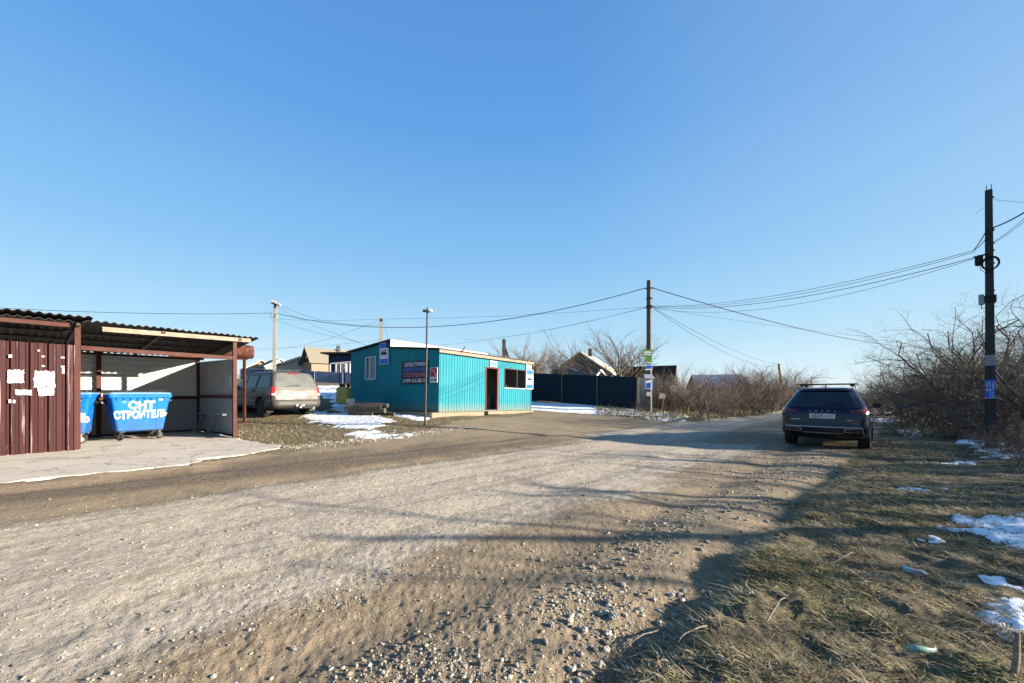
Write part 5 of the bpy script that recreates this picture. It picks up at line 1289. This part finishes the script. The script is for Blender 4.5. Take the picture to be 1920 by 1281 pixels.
K(C2.rpanel([(-.74, .40), (.74, .40), (.76, .50), (-.76, .50)], .008), 'diffuser', 'darktrim')
K(C2.rpanel([(-.42, .46), (.42, .46), (.40, .475), (-.40, .475)], .014), 'chrome_strip', 'chrome')
K(C2.rpanel([(-.90, .73), (.90, .73), (.90, .738), (-.90, .738)], .004), 'bumper_gap', 'black')
for yy in (-.55, -1.38):
    cbar = K(MB().bar((-.66, yy, 1.765), (.66, yy, 1.765), .07, .025), 'roof_bar', 'darkmetal')
    for sd in (-1, 1): K(MB().bar((sd*.56, yy, 1.69), (sd*.54, yy, 1.755), .06, .07), 'bar_foot', 'black', cbar)
K(MB().prism([(-.01, -1.55, 1.655), (-.01, -1.38, 1.67), (-.01, -1.50, 1.73)], (.02, 0, 0)), 'antenna_fin', 'black')
yb = C2.rear(0, .90)
pt_ = K(MB().box((0, yb-.015, .905), (.54, .014, .125)), 'number_plate', 'plate', bevel=.003)
K(MB().box((0, yb-.010, .905), (.56, .014, .145)), 'plate_frame', 'black')
BW = WM[bc.name]
def rt(s, size, mat, x, z, sx=1, par=bc, off=-.0245, **k):
    return text(s, size, mat, par, BW @ frame4(Vector((x, C2.rear(x, z)+off, z)), (1, 0, 0), (0, 0, 1)), sx=sx, **k)
rt('Е', .085, 'signblack', -.205, .90, 1.1, pt_); rt('023', .125, 'signblack', -.085, .905, 1.05, pt_, offset=.002); rt('НХ', .085, 'signblack', .085, .90, 1.1, pt_); rt('23', .08, 'signblack', .20, .918, 1.0, pt_); rt('RUS', .022, 'signblack', .195, .868, 1, pt_)
MB().box((.148, yb-.0228, .905), (.004, .002, .115)).build('plate_divider', 'signblack', pt_, world=False)
for i, ch in enumerate('CHERY'): rt(ch, .055, 'chrome', -.26+.13*i, 1.035, 1.2, off=-.012)
K(MB().box((-.58, C2.rear(-.58, .81)-.008, .81), (.22, .008, .018)), 'badge', 'chrome')
K(MB().box((.55, C2.rear(.55, .81)-.008, .81), (.12, .008, .018)), 'badge', 'chrome')

# ------------------------------------------------------------------ wheeled bins
def wheelbin(label, P0, txt, rot=0, grp='blue wheeled bins in the shelter'):
    """P0: ground point under the front left corner; front runs along fd"""
    mt = Matrix.Rotation(rot, 4, 'Z') @ Matrix((fd, bk, Vector((0, 0, 1)))).transposed().to_4x4(); mt.translation = P0
    o = thing('wheeled_bin', label, 'bin', P0, mat4=mt, group=grp)
    Kb = lambda mb, n, ma, par=o, **k: mb.build(n, ma, par, world=False, **k)
    W_, D_ = 1.18, .96
    def ring(z, ix, iy, c=.06, n=4):
        x0, x1, y0, y1 = ix, W_-ix, iy, D_-iy*.6; P = []
        for cx, cy, a0 in ((x1-c, y1-c, 0), (x0+c, y1-c, 90), (x0+c, y0+c, 180), (x1-c, y0+c, 270)):
            for k in range(n+1): a = rad(a0+90*k/n); P.append((cx+c*math.cos(a), cy+c*math.sin(a), z))
        return P
    lv = [(.215, .19, .20), (.235, .155, .15), (.27, .145, .13), (.60, .10, .085), (1.0, .045, .04), (1.06, .035, .035), (1.062, .0, .0), (1.15, -.005, -.005), (1.152, .02, .02)]
    n = 20; vs = []; fs = []
    for z, a, b in lv: vs += ring(z, a, b)
    for i in range(len(lv)-1): fs += [(i*n+k, i*n+(k+1) % n, (i+1)*n+(k+1) % n, (i+1)*n+k) for k in range(n)]
    fs += [tuple(range(n))[::-1], tuple((len(lv)-1)*n+k for k in range(n))]
    bo = Kb(MB().add(vs, fs), 'body', 'binblue')
    def fy(z): return np.interp(z, [l[0] for l in lv[:6]], [l[2] for l in lv[:6]])
    def fx(z): return np.interp(z, [l[0] for l in lv[:6]], [l[1] for l in lv[:6]])
    for k in range(8):   # gussets under the rim
        x = .15+.125*k; m = MB().prism([(x-.012, fy(1.05)-.002, 1.055), (x-.012, .0, 1.06), (x-.012, fy(.97), .965)], (.024, 0, 0)); Kb(m, 'rib', 'binblue', bo)
    for k in range(4):
        y = .2+.19*k; Kb(MB().prism([(W_-fx(1.05), y, 1.055), (W_, y, 1.06), (W_-fx(.9), y, .90)], (0, .02, 0)), 'rib', 'binblue', bo)
        Kb(MB().prism([(fx(1.05), y, 1.055), (0, y, 1.06), (fx(.6), y, .60)], (0, .02, 0)), 'rib', 'binblue', bo)
    for x in (.89,):
        Kb(MB().bar((x, fy(.3)-.004, .3), (x, fy(1.0)-.004, 1.0), .012, .008, up=(0, 1, 0)), 'seam', 'binblue', bo)
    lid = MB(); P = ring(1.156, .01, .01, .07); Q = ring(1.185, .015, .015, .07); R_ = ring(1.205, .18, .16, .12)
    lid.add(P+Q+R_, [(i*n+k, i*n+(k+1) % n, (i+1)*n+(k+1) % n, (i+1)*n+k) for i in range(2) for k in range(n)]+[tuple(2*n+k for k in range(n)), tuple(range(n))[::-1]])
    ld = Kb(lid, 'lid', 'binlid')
    for x in (.02, .68):
        Kb(MB().tube([(x+.05, .14, 1.19), (x+.07, .13, 1.235), (x+.38, .13, 1.235), (x+.40, .14, 1.19)], .017, 6), 'lid_handle', 'darkmetal', ld)
    for sx in (-1, 1):
        cx = W_/2+sx*(W_/2-.01); Kb(MB().box((cx, .5, .98), (.10, .16, .12)), 'lifting_lug', 'black', bevel=.02)
        Kb(MB().tube([(cx, .5, .98), (cx+sx*.09, .5, .98)], .02, 8), 'trunnion', 'steel')
    for (x, y, a) in ((.24, .2, .5), (W_-.24, .2, -.9), (.24, D_-.24, .3), (W_-.24, D_-.24, .7)):
        R2 = Matrix.Rotation(a, 3, 'Z'); c = Vector((x, y, .09)); ax = R2 @ Vector((1, 0, 0)); off = R2 @ Vector((0, .03, 0))
        m = MB(); n2 = 20; vs = []
        for r_, t in ((.05, -.022), (.085, -.024), (.09, -.012), (.09, .012), (.085, .024), (.05, .022)):
            for k in range(n2):
                t2 = 2*math.pi*k/n2; vs.append(c+off+ax*t+(R2 @ Vector((0, math.cos(t2), math.sin(t2))))*r_)
        m.add(vs, [(i*n2+k, i*n2+(k+1) % n2, (i+1)*n2+(k+1) % n2, (i+1)*n2+k) for i in range(5) for k in range(n2)])
        wh = Kb(m, 'wheel', 'rubber'); m = MB(); m.tube([c+off-ax*.026, c+off+ax*.026], .052, 14)
        for s_ in (-1, 1): m.prism([c+off+ax*s_*.034+Vector((0, 0, -.015))+R2 @ Vector((0, .02, 0)), c+off+ax*s_*.034+Vector((0, 0, -.015))-R2 @ Vector((0, .02, 0)), c+off*-.6+ax*s_*.034+Vector((0, 0, .125))-R2 @ Vector((0, .04, 0)), c+off*-.6+ax*s_*.034+Vector((0, 0, .125))+R2 @ Vector((0, .04, 0))], ax*.004)
        m.box(c+Vector((0, 0, .128)), (.11, .11, .012), R2); Kb(m, 'caster_fork', 'steel', wh)
    for z in (.262,):   # chipped foot edge
        Kb(MB().bar((.17, fy(z)-.002, z), (W_-.17, fy(z)-.002, z), .02, .012), 'foot_edge', 'binblue', bo)
    def face(x, z, rot=0):
        t = Vector((0, fy(z+.05)-fy(z-.05), .1)).normalized(); f = frame4(Vector((x, fy(z)-.004, z)), (1, 0, 0), t); return WM[o.name] @ f @ Matrix.Rotation(rot, 4, 'Z')
    for s, size, x, z, sx, r_ in txt: text(s, size, 'white', bo, face(x, z, r_), sx=sx, thick=.002, offset=.012, wob=.006)
    Kb(MB().box((W_-.22, fy(1.0)-.004, 1.01), (.13, .004, .04)), 'sticker', 'paper', bo)
    return o
b1 = Vector((-9.71, 9.60, ZB))-fd*.10-bk*.2; b1.z = ZB+.005
wheelbin('blue wheeled bin with white painted lettering, wholly visible in the shelter', b1, [('СНТ', .25, .60, .86, .95, .0), ('СТРОИТЕЛЬ', .25, .60, .63, .65, .02)])
b2 = Vector((-10.66, 8.42, ZB+.005)) 
wheelbin('blue wheeled bin half hidden behind the brown corrugated wall', b2, [('СНТ', .27, .54, .86, .95, .0), ('СТРОИТЕЛЬ', .27, .585, .60, .66, -.02)], rot=rad(-15))
# ------------------------------------------------------------------ bare trees and shrubs
class Acc:
    def __init__(s): s.v = []; s.f = []; s.n = 0
    def tube(s, P, R, n):
        P = np.asarray(P); m = len(P); D = np.gradient(P, axis=0); D /= np.linalg.norm(D, axis=1, keepdims=True)+1e-9
        ref = np.array([0., 0, 1]) if abs(D[0, 2]) < .9 else np.array([1., 0, 0])
        X = np.cross(D, ref); X /= np.linalg.norm(X, axis=1, keepdims=True)+1e-9; Y = np.cross(D, X)
        a = np.arange(n)*2*np.pi/n
        V_ = P[:, None]+(X[:, None]*np.cos(a)[None, :, None]+Y[:, None]*np.sin(a)[None, :, None])*np.asarray(R)[:, None, None]
        i = np.arange(m-1)[:, None]*n; k = np.arange(n)[None]; k2 = (k+1) % n
        s.f.append(np.stack([i+k, i+k2, i+n+k2, i+n+k], -1).reshape(-1, 4)+s.n); s.v.append(V_.reshape(-1, 3)); s.n += m*n
    def obj(s, name, mat, parent):
        v = np.concatenate(s.v); f = np.concatenate(s.f)
        o = np_mesh(name, v, f.ravel(), np.arange(len(f))*4, M[mat], smooth=True); o.parent = parent; WM[o.name] = WM[parent.name]; return o
def grow(tr, tw, r_, p, d, L, rad0, lv, prm):
    nseg = prm['seg'][lv]; P = [p]; dd = d.copy(); step = L/nseg
    for i in range(nseg):
        dd = dd+r_.normal(0, prm['wob'][lv], 3); dd[2] += prm['lift'][lv]; dd /= np.linalg.norm(dd)
        P.append(P[-1]+dd*step)
    P = np.array(P); last = lv == prm['n']-1
    rt_ = np.linspace(rad0, rad0*(.35 if not last else .4), nseg+1)
    (tr if lv < prm['tl'] else tw).tube(P, rt_, (7, 5, 4, 3, 3)[min(lv, 4)] if rad0 > .006 else 3)
    if last: return
    k = prm['kids'][lv]; k = max(1, int(r_.normal(k, k*.2)))
    for j in range(k):
        t = prm['t0'][lv]+(1-prm['t0'][lv])*(j+r_.random())/k; x = t*nseg; i = min(int(x), nseg-1); q = P[i]+(P[i+1]-P[i])*(x-i)
        ax = P[i+1]-P[i]; ax /= np.linalg.norm(ax); sd_ = r_.normal(0, 1, 3); sd_ -= ax*(sd_@ax); sd_ /= np.linalg.norm(sd_)
        an = prm['ang'][lv]*r_.uniform(.7, 1.3); nd = ax*math.cos(an)+sd_*math.sin(an)
        grow(tr, tw, r_, q, nd, L*prm['len'][lv]*(1-.45*t)*r_.uniform(.7, 1.3), rad0*(1-.55*t)*prm['rr'], lv+1, prm)
def plant(name, label, cat, seed, stems, prm, mats, names=('trunk', 'crown'), height=3.):
    r_ = np.random.default_rng(seed); o = thing(name, label, cat, (0, 0, 0)); tr, tw = Acc(), Acc()
    for (bx, by, th, az, L, rd) in stems(r_):
        d = np.array([math.sin(th)*math.cos(az), math.sin(th)*math.sin(az), math.cos(th)])
        grow(tr, tw, r_, np.array([bx, by, -.12]), d, L, rd, 0, prm)
    tr.obj(names[0], mats[0], o); tw.obj(names[1], mats[1], o); return o
def multi(n, spread, th, L, rd):
    def f(r_):
        return [(r_.normal(0, spread), r_.normal(0, spread), abs(r_.normal(th, .25)), r_.random()*6.28, L*r_.uniform(.7, 1.15), rd*r_.uniform(.6, 1.1)) for _ in range(n)]
    return f
SHR = dict(n=4, tl=1, seg=(7, 5, 4, 3), wob=(.12, .18, .22, .25), lift=(.03, .05, .04, .03), kids=(13, 8, 6), t0=(.08, .1, .1), ang=(.7, .7, .7), len=(.55, .55, .5), rr=.5)
THK = dict(n=5, tl=2, seg=(7, 6, 5, 4, 3), wob=(.22, .28, .3, .3, .25), lift=(.0, -.01, .0, .02, .02), kids=(7, 6, 6, 5), t0=(.15, .1, .1, .1), ang=(.8, .8, .8, .7), len=(.62, .6, .55, .5), rr=.52)
TRE = dict(n=5, tl=2, seg=(4, 7, 5, 4, 3), wob=(.04, .07, .1, .13, .2), lift=(.0, .04, .06, .06, .04), kids=(19, 10, 7, 5), t0=(.35, .12, .1, .1), ang=(.58, .5, .5, .55), len=(1.9, .55, .5, .5), rr=.5)
protoS = [plant('shrub', 'x', 'shrub', 11+i, multi(9, .28, .45, 2.1, .026), SHR, ('bark' if i % 2 else 'barkred', 'barkred' if i % 2 else 'twiggrey'), ('stems', 'twigs')) for i in range(4)]
protoT = [plant('thicket_bush', 'x', 'bush', 41+i, multi(8, .35, .6, 2.9, .034), THK, ('bark', 'twiggrey' if i % 2 else 'bark'), ('stems', 'twigs')) for i in range(4)]
protoR = [plant('bare_tree', 'x', 'tree', 71+i, lambda r_: [(0, 0, .05, 0, 1.6, .085)], TRE, ('barkpale', 'barkpale' if i == 0 else 'twiggrey')) for i in range(2)]
used = set()
def put(pr, x, y, sc, label, grp, rz=None, dz=0):
    rz = random.random()*6.28 if rz is None else rz; loc = (x, y, gz1(x, y)+dz)
    if pr.name not in used:
        used.add(pr.name); CH.setdefault(pr.name, [(c, kids(c)) for c in kids(pr)])
        s3 = (sc,)*3 if not hasattr(sc, '__len__') else sc
        pr.matrix_world = Matrix.Translation(Vector(loc)) @ Matrix.Rotation(rz, 4, 'Z') @ Matrix.Diagonal((*s3, 1)); o = pr
    else: o = dup(pr, loc, rz, sc)
    o['label'] = label
    if grp: o['group'] = grp
    return o
def W_of(px, Yd): return (px-CX)/F*Yd
# measured height of each prototype
HT = {}
for p in protoS+protoT+protoR:
    HT[p.name] = max(float(np.percentile([v.co.z for v in c.data.vertices], 99.5)) for c in kids(p))
g1 = 'bare shrubs along the far side of the road'
row = [(1248, 24.5, 690), (1262, 22.6, 712), (1288, 23.0, 672), (1282, 27, 690), (1318, 24.5, 690), (1345, 26.0, 695), (1362, 24.0, 712), (1380, 28.5, 694), (1400, 27.0, 684), (1416, 29.5, 676), (1436, 31, 684), (1432, 28.5, 700), (1455, 32, 688), (1468, 35, 684), (1485, 36, 694), (1498, 39, 694), (1335, 30, 700), (1300, 30, 698), (1510, 44, 700), (1392, 34, 692), (1350, 22.8, 745), (1420, 27.2, 735)]
for i, (px, Yd, yt) in enumerate(row):
    p = protoS[i % 4]; X_ = W_of(px, Yd); h = (HZ-yt)/F*Yd+EYE-gz1(X_, Yd); s = h/HT[p.name]
    put(p, X_, Yd, (s*1.15, s*1.15, s), 'bare reddish grey shrub in the dense hedge across the gravel road', g1)
g2 = 'bare bushes of the thicket by the tall dark pole'
thk = [(1660, 33, 712), (1640, 40, 716), (1690, 29, 700), (1672, 25.5, 690), (1705, 24, 668), (1735, 21, 652), (1715, 19.5, 690), (1765, 20, 650), (1790, 18.5, 640), (1812, 16.8, 640), (1772, 17.5, 690), (1845, 17, 625), (1850, 15, 660), (1875, 15.5, 570), (1905, 14, 545), (1930, 12.8, 620), (1935, 14, 530), (1820, 20, 632), (1745, 26, 660), (1890, 12.6, 720), (1860, 13.2, 730), (1970, 12, 560), (1800, 23, 650), (1715, 33, 690), (1625, 50, 719), (1665, 48, 715)]
for i, (px, Yd, yt) in enumerate(thk):
    p = protoT[i % 4]; X_ = W_of(px, Yd); h = (HZ-yt)/F*Yd+EYE-gz1(X_, Yd); s = h/HT[p.name]
    put(p, X_, Yd, (s*1.1, s*1.1, s), 'tangled bare bush in the thicket behind and beside the tall dark pole', g2)
# the thicket goes on past the frame and throws its shade over the verge and road
off = [(16.0, 8.6, 3.2), (14.2, 7.4, 2.6), (12.6, 6.2, 2.2), (11.4, 4.6, 1.8), (14.6, 5.0, 2.8), (12.5, 2.6, 2.0), (11.0, 1.7, 1.6), (15.5, 10.2, 3.0), (10.5, 2.9, 1.1), (9.8, 1.6, .9), (17.5, 11.2, 3.6), (9.3, 4.2, .8), (9.5, .5, 1.2), (8.2, 1.2, .9), (11.5, 1, 1.7), (7.8, 2.6, .7), (12.8, 4.2, 2.2), (14.5, .2, 2.3)]
for i, (X_, Y_, h) in enumerate(off):
    p = protoT[(i+1) % 4]; s = h/HT[p.name]; put(p, X_, Y_, (s*1.05, s*1.05, s), 'tangled bare bush in the thicket behind and beside the tall dark pole', g2)
LIM = dict(n=4, tl=2, seg=(5, 8, 6, 4), wob=(.06, .13, .16, .2), lift=(.0, .03, .03, .03), kids=(8, 4, 4), t0=(.3, .2, .2), ang=(.8, .7, .7), len=(1.5, .5, .5), rr=.62)
protoG = [plant('bare_tree', 'x', 'tree', 91+i, lambda r_: [(0, 0, .12, 0, 2.0, .15)], LIM, ('bark', 'bark')) for i in range(2)]
for p in protoG: HT[p.name] = max(float(np.percentile([v.co.z for v in c.data.vertices], 99.5)) for c in kids(p))
for i, (X_, Y_, h) in enumerate([(14.8, 2.2, 4.2), (17.2, 3.6, 4.8), (16.2, 1.5, 4.2), (19.5, 5.6, 5.2), (14.0, 4.6, 3.2), (20.5, 3.0, 5.0)]):
    p = protoG[i % 2]; s = h/HT[p.name]; put(p, X_, Y_, (s*1.2, s*1.2, s), 'gnarled bare tree past the verge throwing branch shadows on the road', 'gnarled bare trees beyond the verge')
# twigs and dead stems rising from the verge
g3 = 'low bare twigs rising from the shaded verge'
for i, (px, Yd, yt) in enumerate([(1880, 9.4, 800), (1915, 8.2, 820), (1935, 7.2, 830), (1850, 10.0, 815), (1830, 11.2, 800), (1900, 10.4, 780), (1945, 9.2, 760), (1780, 12.6, 795)]):
    p = protoS[i % 4]; X_ = W_of(px, Yd); h = max(.5, (HZ-yt)/F*Yd+EYE-gz1(X_, Yd)); s = h/HT[p.name]
    put(p, X_, Yd, (s*1.3, s*1.3, s), 'low bare twiggy growth in the shaded verge near the tall dark pole', g3)
for (px, Yd, yt, pi, wd, lab) in [(1166, 33, 610, 0, 1.6, 'large pale bare tree spreading behind the navy fence and the signposted pole'), (1048, 37, 640, 1, 1.0, 'smaller bare tree behind the navy fence nearer the pavilion'), (988, 31, 634, 1, 1.7, 'bare tree whose branches fan out above the pavilion roof corner'),
                                  (690, 75, 645, 1, 1.3, 'far bare tree showing above the navy house roof'), (1012, 44, 668, 0, 1.4, 'low bare tree between the pavilion and the grey gabled house')]:
    p = protoR[pi]; X_ = W_of(px, Yd); z0 = gz1(X_, Yd); h = (HZ-yt)/F*Yd+EYE-z0; s = h/HT[p.name]
    put(p, X_, Yd, (s*wd, s*wd, s), lab, None)
g4 = 'bare shrubs behind the navy fence'
for i, (px, Yd, yt) in enumerate([(1064, 36, 694), (1140, 31, 694), (1195, 30, 692), (1215, 28, 700), (1020, 36, 694), (1060, 40, 690)]):
    p = protoS[(i+1) % 4]; X_ = W_of(px, Yd); h = (HZ-yt)/F*Yd+EYE-gz1(X_, Yd); s = h/HT[p.name]
    put(p, X_, Yd, (s*1.2, s*1.2, s), 'bare shrub poking above the tall navy fence', g4)
put(protoS[2], W_of(1206, 21.3), 21.3, .35, 'small bare shrub at the foot of the signposted pole', None)
put(protoS[1], -9.7, 7.35, .16, 'small dry weed clump at the foot of the brown wall', None)
g5 = 'bare garden shrubs among the far houses'
for i, (px, Yd, yt) in enumerate([(505, 52, 690), (545, 50, 690), (560, 50, 688), (480, 50, 694), (600, 54, 692), (570, 46, 698), (455, 40, 690)]):
    p = protoS[(i+2) % 4]; X_ = W_of(px, Yd); h = max(1.2, (HZ-yt)/F*Yd+EYE-gz1(X_, Yd)); s = h/HT[p.name]
    put(p, X_, Yd, (s*1.2, s*1.2, s), 'bare garden shrub among the far houses beyond the silver car', g5)
for o in protoS+protoT+protoR+protoG:
    assert o.name in used, o.name
